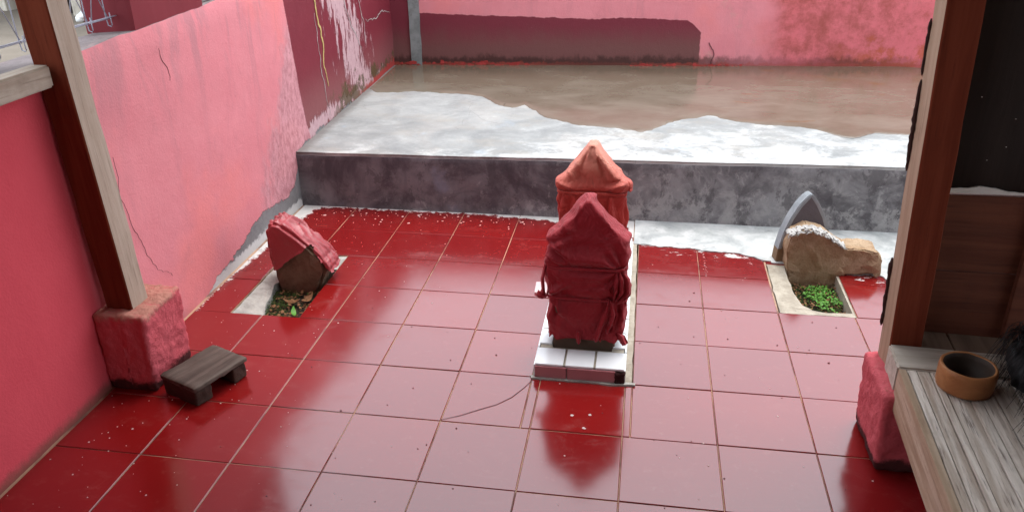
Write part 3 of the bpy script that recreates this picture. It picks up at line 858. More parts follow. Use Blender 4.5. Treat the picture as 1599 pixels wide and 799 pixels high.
g.ribbon(p, w, (1, 0, 0), 0.0025); g.build('paint_drip', YELLOW, lw)
g = Geo(); p, w = wall_line([(2.56, 0.95), (2.58, 0.62), (2.60, 0.5), (2.63, 0.36)], 0.007, 8, amp=0.02)
g.ribbon(p, w, (1, 0, 0), 0.001); g.build('scratch', MORTAR, lw)
g = Geo(); p, w = wall_line([(3.02, 1.05), (3.12, 0.80), (3.2, 0.7), (3.28, 0.62)], 0.008, 9, amp=0.02)
g.ribbon(p, w, (1, 0, 0), 0.001); g.build('scratch', MORTAR, lw)
g = Geo(); p, w = wall_line([(3.25, 1.0), (3.36, 0.78), (3.38, 0.64)], 0.008, 12, amp=0.02)
g.ribbon(p, w, (1, 0, 0), 0.001); g.build('scratch', MORTAR, lw)
g = Geo(); p, w = wall_line([(3.4, 0.78), (3.6, 0.75), (3.78, 0.77), (3.95, 0.735)], 0.008, 13, amp=0.02)
g.ribbon(p, w, (1, 0, 0), 0.001); g.build('scratch', MORTAR, lw)

# maroon pillar standing on the wall
v, f = rough_block(0.20, 0.50, 1.3, 9, 0.003, 8, 3, 0.006)
o = obj('wall_pillar', mesh('wall_pillar', v, f, MAROON), None, (-1.623, 1.17, 1.125))
tag(o, 'maroon painted square pillar standing on top of the pink side wall', 'pillar')
# cement fillet of the joint under the far side of the pillar
v, f = rough_block(0.10, 0.30, 0.06, 6, 0.012, 14, 4, 0.02)
o = obj('mortar_lump', mesh('mortar_lump', v, f, MORTAR, True), None, (-1.60, 1.62, 1.155))
tag(o, 'white lump of mortar on the wall top beyond the maroon pillar', 'mortar')

# ------------------------------------------------------------------ back wall
bwo = thing('back_wall', 'pink back wall behind the wet platform with a maroon band and brown algae stains', 'wall', (WX, 3.97, 0), math.atan(0.0755))
def back_wall():
    v, f, fm = [], [], []
    nx, nz = 90, 26
    L = 5.4
    for i in range(nx + 1):
        x = -0.15 + L * i / nx
        for k in range(nz + 1):
            t = 1.37 + 0.008 * fbm((x * 5, 1, 2))
            z = -0.1 + (t + 0.1) * k / nz
            y = 0.005 * fbm((x * 2.4, z * 2.4, 15)) + 0.002 * fbm((x * 11, z * 11, 18))
            v.append((x, y + 0.003, z))
        v.append((x, 0.16, t)); v.append((x, 0.16, -0.1))
    W = nz + 3
    for i in range(nx):
        for k in range(W - 1):
            f.append([(i + 1) * W + k, i * W + k, i * W + k + 1, (i + 1) * W + k + 1]); fm.append(1 if k == nz else 0)
    me = mesh('plaster_face', v, f, BACKW, True)
    me.materials.append(WTOP)
    for p, q in zip(me.polygons, fm): p.material_index = q
    bm = bmesh.new(); bm.from_mesh(me)
    for e in bm.edges:
        if len(e.link_faces) == 2 and e.calc_face_angle(0) > 0.9: e.smooth = False
    bm.to_mesh(me); bm.free()
    return obj('plaster_face', me, bwo)
back_wall()
g = Geo()
pts = []
for k in range(25):
    z = 0.33 + 1.05 * k / 24
    pts.append((0.128 + 0.003 * fbm((z * 9, 1, 1)), 0.205 + 0.003 * fbm((z * 9, 5, 1)), z))
for a, b in zip(pts[:-1], pts[1:]):
    g.add([(a[0], -0.008, a[2]), (a[1], -0.010, a[2]), (b[1], -0.010, b[2]), (b[0], -0.008, b[2]), (a[0], 0.02, a[2]), (a[1], 0.02, a[2]), (b[1], 0.02, b[2]), (b[0], 0.02, b[2])],
          [[0, 1, 2, 3], [4, 0, 3, 7], [1, 5, 6, 2]])
g.build('cement_strip', STRIP, bwo)
g = Geo()
P2 = jitter_line([Vector((2.295, 0.36)), Vector((2.30, 0.44)), Vector((2.28, 0.50)), Vector((2.26, 0.53))], 0.012, 0.02, 3)
g.ribbon([(q.x, -0.004, q.y) for q in P2], [0.006] * len(P2), (0, -1, 0), 0.001); g.build('crack', DARKL, bwo)
g = Geo()
r = random.Random(21)
for k in range(90):                      # flakes of red paint and cement lying along the foot of the wall
    x = r.uniform(0.02, 1.0) if k % 2 else r.uniform(1.7, 2.5); s = r.uniform(0.005, 0.016) * (1.3 if x < 2.3 else 0.8); zz = 0.362 + r.uniform(0, 0.03) * (1 if x < 1.4 else .5)
    n = 6
    a0 = r.random() * 6
    pts = [(x + s * (0.6 + r.random()) * math.cos(a0 + 2 * math.pi * q / n), -0.012 - r.random() * .004, zz + 0.6 * s * (0.6 + r.random()) * math.sin(a0 + 2 * math.pi * q / n)) for q in range(n)]
    g.add(pts, [list(range(n))])
REDF = plain('red_flake', (0.36, 0.045, 0.04), 0.9, 0.2, 0.4, 30)
o = g.build('paint_flakes', REDF, bwo); o['kind'] = 'stuff'

# ------------------------------------------------------------------ stumps, posts, beam, roof
def stump_shape(tx, ty):
    def f(p):
        k = p.z / 0.3
        p.x *= 1 - tx * k; p.y *= 1 - ty * k
        return p
    return f
v, f = rough_block(0.195, 0.245, 0.302, 44, 0.0055, 26, 1.0, 0.014, lambda p: Vector((p.x - 0.012 * (1 - p.z / .3) * (p.x > 0) + 0.0, p.y, p.z)))
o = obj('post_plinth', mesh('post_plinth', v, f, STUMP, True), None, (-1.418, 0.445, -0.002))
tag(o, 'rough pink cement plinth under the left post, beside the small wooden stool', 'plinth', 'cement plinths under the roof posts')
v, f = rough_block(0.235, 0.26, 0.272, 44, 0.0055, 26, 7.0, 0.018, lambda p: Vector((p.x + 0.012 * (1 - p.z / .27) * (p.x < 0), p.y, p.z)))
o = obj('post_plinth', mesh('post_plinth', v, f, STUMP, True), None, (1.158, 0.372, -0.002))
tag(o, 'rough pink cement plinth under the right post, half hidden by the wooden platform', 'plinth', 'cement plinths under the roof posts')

def timber(w, d, h, seed, bev=0.004, seg=24, amp=0.0025):
    """sawn timber along Z with slightly uneven edges"""
    c = [(-w / 2 + bev, -d / 2), (w / 2 - bev, -d / 2), (w / 2, -d / 2 + bev), (w / 2, d / 2 - bev), (w / 2 - bev, d / 2), (-w / 2 + bev, d / 2), (-w / 2, d / 2 - bev), (-w / 2, -d / 2 + bev)]
    v, f = [], []
    for k in range(seg + 1):
        z = h * k / seg
        for (x, y) in c:
            e = amp * fbm((x * 20 + seed, y * 20, z * 5))
            v.append((x + e * (1 if x > 0 else -1), y + e * (1 if y > 0 else -1), z))
    n = 8
    for k in range(seg):
        for i in range(n): f.append([k * n + i, k * n + (i + 1) % n, (k + 1) * n + (i + 1) % n, (k + 1) * n + i])
    f.append(list(range(n - 1, -1, -1))); f.append([seg * n + i for i in range(n)])
    return v, f
v, f = timber(0.100, 0.098, 2.01, 2.0)
o = obj('roof_post', mesh('roof_post', v, f, POST), None, (-1.440, 0.422, 0.296), (R(1.6), R(-1.1), 0))
tag(o, 'weathered square wooden post on the left, standing on the pink plinth by the stool', 'post', 'wooden posts carrying the roof')
v, f = timber(0.093, 0.085, 2.03, 9.0)
def front_shade(o):  # camera-side faces take the wood colour with shade in it
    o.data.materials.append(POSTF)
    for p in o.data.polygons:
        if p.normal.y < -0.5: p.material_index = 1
front_shade(o)
rp = obj('roof_post', mesh('roof_post', v, f, POST2), None, (1.126, 0.445, 0.268), (R(-0.6), R(-1.9), R(3)))
front_shade(rp)
tag(rp, 'brown square wooden post on the right with a strip of bark along its edge', 'post', 'wooden posts carrying the roof')
def bark(z0, z1, seed, r=0.006):
    g = Geo(); q = []
    n = int((z1 - z0) / 0.012)
    for k in range(n + 1):
        z = z0 + (z1 - z0) * k / n
        q.append((-0.0475 - 0.002 + 0.003 * noise.noise(Vector((z * 30, seed, 0))), 0.041 + 0.004 * noise.noise(Vector((z * 24, seed, 5))), z))
    rr = [r * (0.25 + 1.1 * abs(noise.noise(Vector((k * .55, seed, 2)))) + 0.5) * (0.3 if k in (0, n) else 1) for k in range(n + 1)]
    g.tube(q, rr, 7)
    return g.build('bark_strip', BARK, rp, smooth=True)
bark(0.60, 0.86, 1, 0.006); bark(0.87, 1.02, 3, 0.005); bark(0.10, 0.33, 5, 0.006)

g = Geo(); g.box(-0.032, 0.032, -1.9, 0, 0, 0.066, 0.006)
o = g.build('wall_beam', BEAMW, None, (-1.4735, 0.337, 1.080))
tag(o, 'weathered horizontal timber fixed to the near pink wall, ending at the left post', 'beam')

# roof over the near half of the court (it shades the tiles and the near wall)
roof = thing('porch_roof', 'low corrugated porch roof carried by the two wooden posts', 'roof', (0, 0, 0))
g = Geo()
v, f = [], []
nx = 230
for i in range(nx + 1):
    x = -1.62 + 5.62 * i / nx
    w = 0.012 * math.sin(x * 2 * math.pi / 0.076)
    for (y, z) in ((-3.6, 2.85), (0.78, 2.36)):
        v.append((x, y, z + w))
for i in range(nx): f.append([2 * i, 2 * i + 2, 2 * i + 3, 2 * i + 1])
obj('roof_sheet', mesh('roof_sheet', v, f, RUST, True), roof)
for (y, z) in ((0.42, 2.335), (-1.4, 2.54), (-3.0, 2.72)):
    g = Geo(); g.box(-1.6, 3.9, y - 0.04, y + 0.04, z - 0.03, z + 0.06); g.build('purlin', POST2, roof)
HOUSEW = mat_wood('house_board', (0.075, 0.045, 0.032), (0.12, 0.075, 0.055), (0.03, 0.02, 0.015), 'z', 0.8)  # dark boards for the unseen wall added against sky light from behind
hw = thing('unseen_house_wall', 'unseen dark boarded house wall, added behind the porch to block light', 'wall', (0, 0, 0))
for k in range(28):
    g = Geo(); g.box(-1.69 + 0.205 * k, -1.69 + 0.205 * k + 0.2, -3.30, -3.27, 0, 2.62); g.build('board', HOUSEW, hw)

# ------------------------------------------------------------------ graves
# left pit
def soil_patch(x0, x1, y0, y1, z, seed, amp=0.014):
    n = 26; v = []; f = []
    for j in range(n + 1):
        for i in range(n + 1):
            x = x0 + (x1 - x0) * i / n; y = y0 + (y1 - y0) * j / n
            v.append((x, y, z + amp * fbm((x * 22 + seed, y * 22, 0)) + 0.5 * amp * fbm((x * 70, y * 70, seed))))
    for j in range(n):
        for i in range(n): f.append([j * (n + 1) + i, j * (n + 1) + i + 1, (j + 1) * (n + 1) + i + 1, (j + 1) * (n + 1) + i])
    return obj('soil', mesh('soil', v, f, SOIL, True))
tag(soil_patch(PITL[0], PITL[1], PITL[2], PITL[3], -0.062, 1.0), kind='structure')
tag(soil_patch(PITR[0], PITR[1] + .0, PITR[2], PITR[3] + .06, -0.072, 2.0), kind='structure')
tag(soil_patch(GRAVE[0] + .03, GRAVE[1] - .06, GRAVE[2] + .03, GRAVE[3] - .03, 0.030, 3.0), kind='structure')

def ledge(pts, z_top, z_bot, mat, name, label, tilt=None):
    g = Geo()
    P2 = jitter_line([Vector(p) for p in pts] + [Vector(pts[0])], 0.015, 0.004, pts[0][0] * 7)[:-1]
    n = len(P2)
    v = []
    for p in P2:
        zt = z_top + (tilt(p) if tilt else 0) + 0.002 * fbm((p.x * 40, p.y * 40, 1))
        v.append((p.x, p.y, zt))
    v += [(p.x, p.y, z_bot) for p in P2]
    g.add(v, [list(range(n))] + [[i + n, (i + 1) % n + n, (i + 1) % n, i] for i in range(n)])
    o = g.build(name, mat)
    tag(o, label, 'cement edging')
    return o
lp = [(-1.340, 0.904), (-1.215, 0.904), (-1.225, 0.96), (-1.25, 1.04), (-1.262, 1.12), (-1.285, 1.20), (-1.25, 1.30), (-1.14, 1.34), (-1.046, 1.36), (-1.046, 1.496), (-1.340, 1.496)]
ledge(lp, -0.006, -0.09, GLEDGE, 'grave_edging', 'pale grey cement lining of the left grave opening under the cloth-covered rock', lambda p: -0.03 * max(0, (p.x + 1.34) / .13) if p.y < 1.25 else 0.0)
rpz = [(0.909, 1.204), (1.206, 1.204), (1.206, 1.235), (1.10, 1.232), (1.045, 1.245), (1.012, 1.28), (0.997, 1.34), (0.990, 1.42), (0.985, 1.50), (0.985, 1.62), (0.985, 1.70), (0.909, 1.70)]
ledge(rpz, -0.002, -0.09, LEDGE, 'grave_edging', 'tan cement lining of the right grave opening around the green weeds')
g = Geo(); g.box(1.2, 1.2085, 1.21, 1.70, -0.09, -0.004)
o = g.build('grave_edging', LEDGE); tag(o, 'thin upright cement side of the right grave opening, under the tile edge', 'cement edging')

# tilted rock with satin cloth in the left pit
def split_face(p, seed, cell=7.0):
    """tilted flat facets, as on split stone"""
    d, q = noise.voronoi(p * cell + Vector((seed, seed * 2, 0)))
    c = q[0]
    n = Vector((noise.noise(c * 5.1), noise.noise(c * 3.7 + Vector((9, 0, 0))), noise.noise(c * 4.3 + Vector((0, 7, 0)))))
    return (p * cell + Vector((seed, seed * 2, 0)) - c).dot(n) / cell
def rock_prism(pts, y0, y1, sub, amp, freq, seed, sharp=0.02, lean=0.0, facets=0.2):
    g = Geo(); g.prism(pts, y0, y1)
    me = mesh('tmp', g.v, g.f)
    bm = bmesh.new(); bm.from_mesh(me)
    bmesh.ops.recalc_face_normals(bm, faces=bm.faces)
    bmesh.ops.bevel(bm, geom=list(bm.edges), offset=sharp, segments=2, affect='EDGES')
    bmesh.ops.triangulate(bm, faces=bm.faces)
    for k in range(sub): bmesh.ops.subdivide_edges(bm, edges=[e for e in bm.edges if e.calc_length() > 0.018], cuts=1)
    bmesh.ops.triangulate(bm, faces=bm.faces)
    bm.normal_update()
    for q in bm.verts:
        p = q.co
        k = fbm((p.x * freq + seed, p.y * freq, p.z * freq)) + 0.6 * fbm((p.x * freq * .3 + seed, p.y * freq * .3, p.z * freq * .3))
        q.co = p + q.normal * (amp * k + facets * split_face(p, seed))
        q.co.y += lean * max(0.0, q.co.z)
    bm.verts.index_update()
    r_ = ([q.co.copy() for q in bm.verts], [[q.index for q in f.verts] for f in bm.faces])
    bm.free(); bpy.data.meshes.remove(me)
    return r_
prof = [(-1.262, -0.11), (-1.275, 0.0), (-1.286, 0.14), (-1.283, 0.250), (-1.262, 0.278), (-1.225, 0.274), (-1.13, 0.196), (-1.05, 0.118), (-1.034, 0.066), (-1.062, 0.0), (-1.108, -0.11)]
v, f = rock_prism(prof, 1.205, 1.335, 4, 0.004, 18, 2.0, 0.014, 0.02, 0.12)
o = obj('grave_rock', mesh('grave_rock', v, f, DROCK), None)
tag(o, 'dark brown tilted rock in the left grave opening, half covered by red cloth', 'rock')

def drape_left():
    """cloth lying on the upper part of the rock: an offset copy of its surface with sweeping folds"""
    big = [(-1.272, 0.02), (-1.291, 0.14), (-1.290, 0.253), (-1.264, 0.286), (-1.222, 0.282), (-1.125, 0.204), (-1.040, 0.124), (-1.020, 0.075), (-1.022, 0.02)]
    g = Geo(); g.prism(big, 1.196, 1.345)
    me = mesh('tmp', g.v, g.f)
    bm = bmesh.new(); bm.from_mesh(me); bpy.data.meshes.remove(me)
    bmesh.ops.recalc_face_normals(bm, faces=bm.faces)
    bmesh.ops.bevel(bm, geom=list(bm.edges), offset=0.016, segments=4, affect='EDGES')
    bmesh.ops.triangulate(bm, faces=bm.faces)
    for k in range(6): bmesh.ops.subdivide_edges(bm, edges=[e for e in bm.edges if e.calc_length() > 0.0075], cuts=1); bmesh.ops.triangulate(bm, faces=[f_ for f_ in bm.faces if len(f_.verts) > 3])
    def hem(p):
        h = 0.035 + (p.x + 1.29) * 0.72
        if p.x > -1.085: h = 0.160 - (p.x + 1.085) * 1.6
        if p.y > 1.23: h = min(h, 0.10)
        return h + 0.010 * noise.noise(p * 24) + 0.004 * noise.noise(p * 60)
    kill = [f_ for f_ in bm.faces if f_.calc_center_median().z < hem(f_.calc_center_median())]
    bmesh.ops.delete(bm, geom=kill, context='FACES')
    for k in range(2): bmesh.ops.smooth_vert(bm, verts=bm.verts, factor=0.5, use_axis_x=True, use_axis_y=True, use_axis_z=True)
    bm.normal_update()
    for q in bm.verts:
        p = q.co.copy(); n = q.normal.copy()
        if n.y > -0.45:
            s_ = (p.y - 1.2) * 0.95 + (p.x + 1.25) * 0.22 + 0.022 * noise.noise(p * 8)
            A = min(1.0, max(0.0, (p.y - 1.195) / 0.03))
            w = math.sin(s_ * 74 + 1.6 * noise.noise(p * 12))
            fold = A * (0.0085 * (1 - 2 * abs(w) ** 0.7) * (0.45 + 0.9 * abs(noise.noise(p * 8 + Vector((3, 0, 0))))))
        else:
            s_ = p.x * 0.75 + p.z * 0.55 + 0.02 * noise.noise(p * 8)
            fold = 0.0030 * math.sin(s_ * 95) * (0.3 + abs(noise.noise(p * 7 + Vector((5, 0, 0)))))
        fold += 0.002 * fbm(p * 14, 3)
        # rim of the cloth stands a little off the stone
        fold += 0.007 * math.exp(-max(0.0, p.z - hem(p)) / 0.010)
        # the cloth hangs free at its right corner
        fr = max(0.0, (p.x + 1.06) / 0.04)
        q.co = p + n * fold + Vector((0.010, -0.004, -0.012)) * min(1.2, fr)
    bm.verts.index_update()
    me = bpy.data.meshes.new('draped_cloth'); bm.to_mesh(me); bm.free()
    me.materials.append(SATIN)
    for p in me.polygons: p.use_smooth = True
    o = obj('draped_cloth', me)
    so = o.modifiers.new('thickness', 'SOLIDIFY'); so.thickness = 0.0016; so.offset = 1
    return o
dc = drape_left()
tag(dc, 'shiny pinkish red cloth draped over the tilted rock in the left grave opening', 'cloth')
# litter in the left pit
def leaf_mesh(L, W, curl, mat):
    v, f = [], []
    n = 6
    for k in range(n + 1):
        t = k / n; w = W * math.sin(math.pi * min(0.98, max(0.03, t))) ** 0.8
        for s_ in (-1, 0, 1): v.append((L * (t - .5), s_ * w * .5, curl * (4 * (t - .5) ** 2) * L + abs(s_) * 0.12 * w))
    for k in range(n):
        for s_ in range(2): f.append([k * 3 + s_, (k + 1) * 3 + s_, (k + 1) * 3 + s_ + 1, k * 3 + s_ + 1])
    return mesh('fallen_leaf', v, f, mat, True)
gl = obj('fallen_leaf', leaf_mesh(0.062, 0.022, 0.2, LEAF), None, (-1.105, 0.985, -0.032), (R(15), R(-14), R(115)))
tag(gl, 'single green leaf lying at the front of the left grave opening', 'leaf')
dl = leaf_mesh(0.075, 0.03, 0.25, DRY)
for k, (x, y, rz, lab) in enumerate(((-1.16, 1.09, 20, 'curled brown leaf lying against the foot of the tilted rock'),
                                     (-1.10, 1.12, 70, 'brown leaf at the right side of the left grave opening, beside the rock'),
                                     (-1.165, 0.93, 10, 'pale brown leaf at the near edge of the left grave opening'))):
    o = obj('fallen_leaf', dl, None, (x, y, -0.042), (R(10 * k), R(8 - 9 * k), R(rz)))
    tag(o, lab, 'leaf', 'dry leaves in the left grave opening')
def moss_geo(n, box, z, seed, mat, s0, s1, dens=None):
    g = Geo(); r = random.Random(seed)
    k = 0; tries = 0
    while k < n and tries < n * 20:
        tries += 1
        x = r.uniform(box[0], box[1]); y = r.uniform(box[2], box[3])
        if dens and r.random() > dens(x, y): continue
        k += 1
        s_ = r.uniform(s0, s1); a = r.random() * 6.28; up = r.uniform(0.1, 0.7)
        c = Vector((x, y, z + r.uniform(0, 0.014) + 0.010 * fbm((x * 25, y * 25, seed))))
        u = Vector((math.cos(a), math.sin(a), up)).normalized(); w = Vector((-math.sin(a), math.cos(a), r.uniform(-.3, .3))).normalized()
        g.add([c, c + u * s_ * .5 + w * s_ * .42, c + u * s_, c + u * s_ * .5 - w * s_ * .42], [[0, 1, 2, 3]])
    return g
o = moss_geo(900, (-1.27, -1.05, 0.91, 1.2), -0.052, 2, MOSS, 0.004, 0.012, lambda x, y: 1.0 if x < -1.15 + 0.05 * noise.noise(Vector((0, y * 30, 0))) else 0.15).build('moss', MOSS)
tag(o, 'dark green moss along the left edge of the soil in the left grave opening', 'moss', kind='stuff')
o = moss_geo(260, (-1.24, -1.05, 0.91, 1.2), -0.052, 5, DRY, 0.006, 0.02).build('leaf_litter', DRY)
tag(o, 'brown crumbled leaf litter on the soil in front of the tilted rock', 'litter', kind='stuff')
o = moss_geo(620, (0.995, 1.20, 1.235, 1.56), -0.054, 8, LEAF, 0.006, 0.014,
             lambda x, y: 1.0 if 0.9 * noise.noise(Vector((x * 16, y * 16, 4))) + 0.9 - 70 * ((x - 1.125) ** 2 + 0.55 * (y - 1.45) ** 2) > 0.55 else 0.01).build('weeds', LEAF)
tag(o, 'small bright green clover-like weeds growing in the right grave opening', 'weeds', kind='stuff')
o = moss_geo(1500, (0.99, 1.20, 1.235, 1.58), -0.066, 12, MOSS, 0.004, 0.012).build('moss', MOSS)
tag(o, 'olive moss and dead stalks around the weeds in the right grave opening', 'moss', kind='stuff')
o = moss_geo(420, (0.99, 1.20, 1.235, 1.58), -0.062, 15, DRY, 0.006, 0.018).build('leaf_litter', DRY)
tag(o, 'brown litter among the moss in the right grave opening', 'litter', kind='stuff')
v, f = rough_block(0.02, 0.024, 0.014, 4, 0.004, 90, 2, 0.005)
o = obj('plastic_scrap', mesh('plastic_scrap', v, f, WHITE, True), None, (1.012, 1.31, -0.062), (0, 0, .5))
tag(o, 'tiny crumpled white plastic scrap beside the weeds', 'scrap')

# painted pointed headstone at the right grave, brown broken block in front of it
def pointed(pts, depth, bev=0.006):
    g = Geo(); g.prism(pts, -depth / 2, depth / 2)
    me = mesh('x', g.v, g.f)
    bm = bmesh.new(); bm.from_mesh(me)
    bmesh.ops.recalc_face_normals(bm, faces=bm.faces)
    bmesh.ops.bevel(bm, geom=[e for e in bm.edges], offset=bev, segments=2, affect='EDGES')
    bm.normal_update()
    out = bm
    return out
arch = [(-0.134, -0.05), (-0.128, 0.02), (-0.123, 0.08), (-0.108, 0.15), (-0.082, 0.225), (-0.050, 0.285), (-0.020, 0.322), (0.0, 0.338), (0.018, 0.326), (0.045, 0.288), (0.078, 0.228), (0.105, 0.15), (0.122, 0.08), (0.128, 0.02), (0.128, -0.05)]
bm = pointed(arch, 0.062, 0.004)
fr = max(bm.faces, key=lambda q: -q.normal.y * q.calc_area())
bmesh.ops.inset_region(bm, faces=[fr], thickness=0.012, depth=-0.0015)
for q in bm.faces: q.material_index = 1 if (q is not fr and q.normal.y < 0.8 and q.calc_center_median().z > 0.07) else 0
g2 = bmesh.ops.triangulate(bm, faces=[q for q in bm.faces if len(q.verts) > 4])
me = bpy.data.meshes.new('headstone_slab')
bm.verts.index_update()
for q in bm.verts: q.co += Vector((0, 0.004 * fbm(q.co * 18), 0))
bm.to_mesh(me)
me.materials.append(HSTONE); me.materials.append(HEDGE)
bm.free()
hs = thing('headstone', 'grey pointed uncovered headstone at the right grave, dark shaded face and pale lit rim set by colour', 'headstone', (1.072, 1.735, -0.012), R(10))
obj('headstone_slab', me, hs, (0, 0, 0), (R(-3), 0, 0))
prof = [(1.00, -0.11), (0.988, 0.0), (0.976, 0.10), (0.990, 0.172), (1.055, 0.203), (1.12, 0.188), (1.175, 0.152), (1.215, 0.128), (1.30, 0.124), (1.35, 0.115), (1.378, 0.085), (1.380, 0.010), (1.29, 0.004), (1.225, 0.002), (1.212, -0.11)]
v, f = rock_prism(prof, 1.585, 1.70, 4, 0.0050, 30, 5.0, 0.006, 0.08, 0.22)
br = obj('rock', mesh('rock', v, f, ROCK), None)
tag(br, 'brown broken rock leaning before the grey pointed headstone, long arm to the right', 'rock')
# smooth split face standing out of the block
def facet(pts, y_, dy):
    n = len(pts)
    g = Geo()
    v = [(p[0], y_ + p[2], p[1]) for p in pts] + [(p[0] + .004, y_ + p[2] + dy, p[1]) for p in pts]
    g.add(v, [list(range(n))] + [[i, (i + 1) % n, (i + 1) % n + n, i + n] for i in range(n)])
    return g
def lump(g, x, y, z, s_, seed):
    bm = bmesh.new(); bmesh.ops.create_icosphere(bm, subdivisions=2, radius=1.0)
    bm.verts.index_update()
    v = []
    for q in bm.verts:
        p = q.co * s_ * (1 + 0.4 * noise.noise(q.co * 1.6 + Vector((seed, 0, 0))))
        v.append(Vector((x + p.x * 1.3, y + p.y, z + p.z * 0.75)))
    g.add(v, [[q.index for q in f.verts] for f in bm.faces]); bm.free()
# smeared mortar along its top edge: a draped strip with a ragged lower rim and short runs
def mortar_strip():
    v, f = [], []
    nx, nz = 90, 14
    for i in range(nx + 1):
        t = i / nx
        x = 0.972 + 0.255 * t
        if x < 1.055: zt = 0.176 + (x - 0.972) * 0.40
        elif x < 1.12: zt = 0.209 - (x - 1.055) * 0.2
        else: zt = 0.196 - (x - 1.12) * 0.62
        zt += 0.007 * fbm((x * 40, 3, 1)) + 0.002 + 0.012 * fbm((x * 14, 1, 9))
        run = 0.004 + 0.014 * max(0, fbm((x * 50, 8, 2)) + 0.15) + 0.034 * max(0.0, noise.noise(Vector((x * 60, 2, 9))) - 0.25) * 2
        run *= min(1.0, 6 * t + .3, 5 * (1 - t) + .2)
        for k in range(nz + 1):
            q = k / nz
            lm = 0.0045 * fbm((x * 90, q * 5, 4)) + 0.004 * fbm((x * 25, q * 2, 6))
            if q < 0.5: y = 1.665 - 0.065 * (q / 0.5); z = zt - 0.004 * (1 - q / .5)
            else: y = 1.596 - 0.006 * math.sin((q - .5) * math.pi) - 0.02 * (q - .5) ; z = zt - run * ((q - 0.5) / 0.5)
            v.append((x, y - lm, z + lm))
    W = nz + 1
    for i in range(nx):
        for k in range(nz):
            if fbm((i * 0.21, k * 0.30, 5.0), 4) > 0.16 + 0.25 * (k < 5): continue       # patchy: the stone shows through
            f.append([i * W + k, i * W + k + 1, (i + 1) * W + k + 1, (i + 1) * W + k])
    o = obj('mortar_cap', mesh('mortar_cap', v, f, MORTAR, True), br)
    so = o.modifiers.new('thickness', 'SOLIDIFY'); so.thickness = 0.004; so.offset = -1
    return o
mortar_strip()

# ------------------------------------------------------------------ central grave: tiled kerb
kerb = thing('grave_kerb', 'low tiled kerb of the central grave, white tiles on top and maroon tiles in front, reflection in their colour', 'grave', (0, 0, 0))
X0, X1, Y0, Y1, H = -0.022, 0.293, 0.600, 1.76, 0.060
g = Geo()
g.box(X0 + 0.004, X1 - 0.004, Y0 + 0.006, Y0 + 0.122, -0.02, H - 0.006)
g.box(X0 + 0.004, X0 + 0.048, Y0 + 0.122, Y1, -0.02, H - 0.007)
g.box(X1 - 0.048, X1 - 0.004, Y0 + 0.122, Y1, -0.02, H - 0.007)
g.box(X0 + 0.048, X1 - 0.048, Y1 - 0.06, Y1, -0.02, H - 0.007)
g.box(X0 + 0.048, X1 - 0.048, Y0 + 0.122, Y0 + 0.16, -0.02, H - 0.022)
g.build('kerb_bed', LEDGE, kerb)
tw = (X1 - X0 - 0.016) / 3
for k in range(3):
    g = Geo(); x0 = X0 + k * (tw + 0.008)
    g.box(x0, x0 + tw, Y0 - 0.001, Y0 + 0.108, H - 0.008, H, 0.0012); g.build('tile', WTILE, kerb)
for s_ in range(2):
    for k in range(9):
        y0 = Y0 + 0.142 + k * 0.112
        if y0 + 0.104 > Y1: break
        g = Geo(); x0 = X0 if s_ == 0 else X1 - 0.045
        g.box(x0, x0 + 0.045, y0, y0 + 0.104, H - 0.008, H - 0.001, 0.0012); g.build('tile', WTILE, kerb)
for (a, b) in ((X0, X0 + 0.112), (X0 + 0.115, X1 - 0.030)):
    g = Geo(); g.box(a, b, Y0 - 0.007, Y0 + 0.001, 0.004, H - 0.009, 0.0012); g.build('tile', MTILE, kerb)
v, f = rough_block(0.034, 0.016, 0.044, 7, 0.006, 60, 4, 0.004)
obj('chipped_corner', mesh('chipped_corner', v, f, CHIPD), kerb, (X1 - 0.014, Y0 - 0.002, 0.004))
for s_ in range(2):
    for k in range(9):
        y0 = Y0 + 0.004 + k * 0.125
        g = Geo(); x0 = X0 - 0.006 if s_ == 0 else X1 - 0.001
        g.box(x0, x0 + 0.007, y0, y0 + 0.121, 0.004, H - 0.009, 0.0012); g.build('tile', WTILE, kerb)
g = Geo()
P2 = jitter_line([Vector((-0.034, 0.586)), Vector((0.10, 0.585)), Vector((0.30, 0.582)), Vector((0.335, 0.588))], 0.006, 0.006, 4)
P3 = jitter_line([Vector((0.335, 0.602)), Vector((0.1, 0.600)), Vector((-0.04, 0.602))], 0.01, 0.002, 6)
g.sheet([tuple(p) for p in P2 + P3], -0.003, 0.0065); g.build('mortar_joint', GLEDGE, kerb)
g = Geo()
P2 = jitter_line([Vector((0.297, 0.60)), Vector((0.322, 0.60)), Vector((0.322, 1.3)), Vector((0.318, 1.80)), Vector((0.297, 1.80))], 0.012, 0.003, 4)
g.sheet([tuple(p) for p in P2], -0.004, 0.0035); g.build('cement_gutter', LEDGE, kerb)
g = Geo(); g.box(-0.033, -0.020, 0.60, 1.80, -0.004, 0.0025); g.build('cement_gutter', LEDGE, kerb)
g = Geo(); g.box(-0.026, 0.026, -0.05, 0.05, 0, 0.009, 0.0015)
o = g.build('loose_tile', plain('pale_tile', (0.70, 0.50, 0.50), 0.25, 0.5, 0.1), None, (-0.085, 1.28, 0.001), (R(0), R(0), R(3)))
tag(o, 'small pale pink tile lying loose on the floor left of the central grave', 'tile')

# ------------------------------------------------------------------ wrapped headstones
def house(w, zs, za):
    return [(-w / 2, 0), (w / 2, 0), (w / 2, zs), (0.012, za), (-0.012, za), (-w / 2, zs)]
def stone(name, label, x, y, w, d, zs, za, z0, mat):
    g = Geo(); g.prism(house(w, zs, za), -d / 2, d / 2)
    bmv = g
    o = bmv.build(name, mat, None, (x, y, z0))
    bev = o.modifiers.new('bevel', 'BEVEL'); bev.width = 0.008; bev.segments = 2
    return tag(o, label, 'headstone')

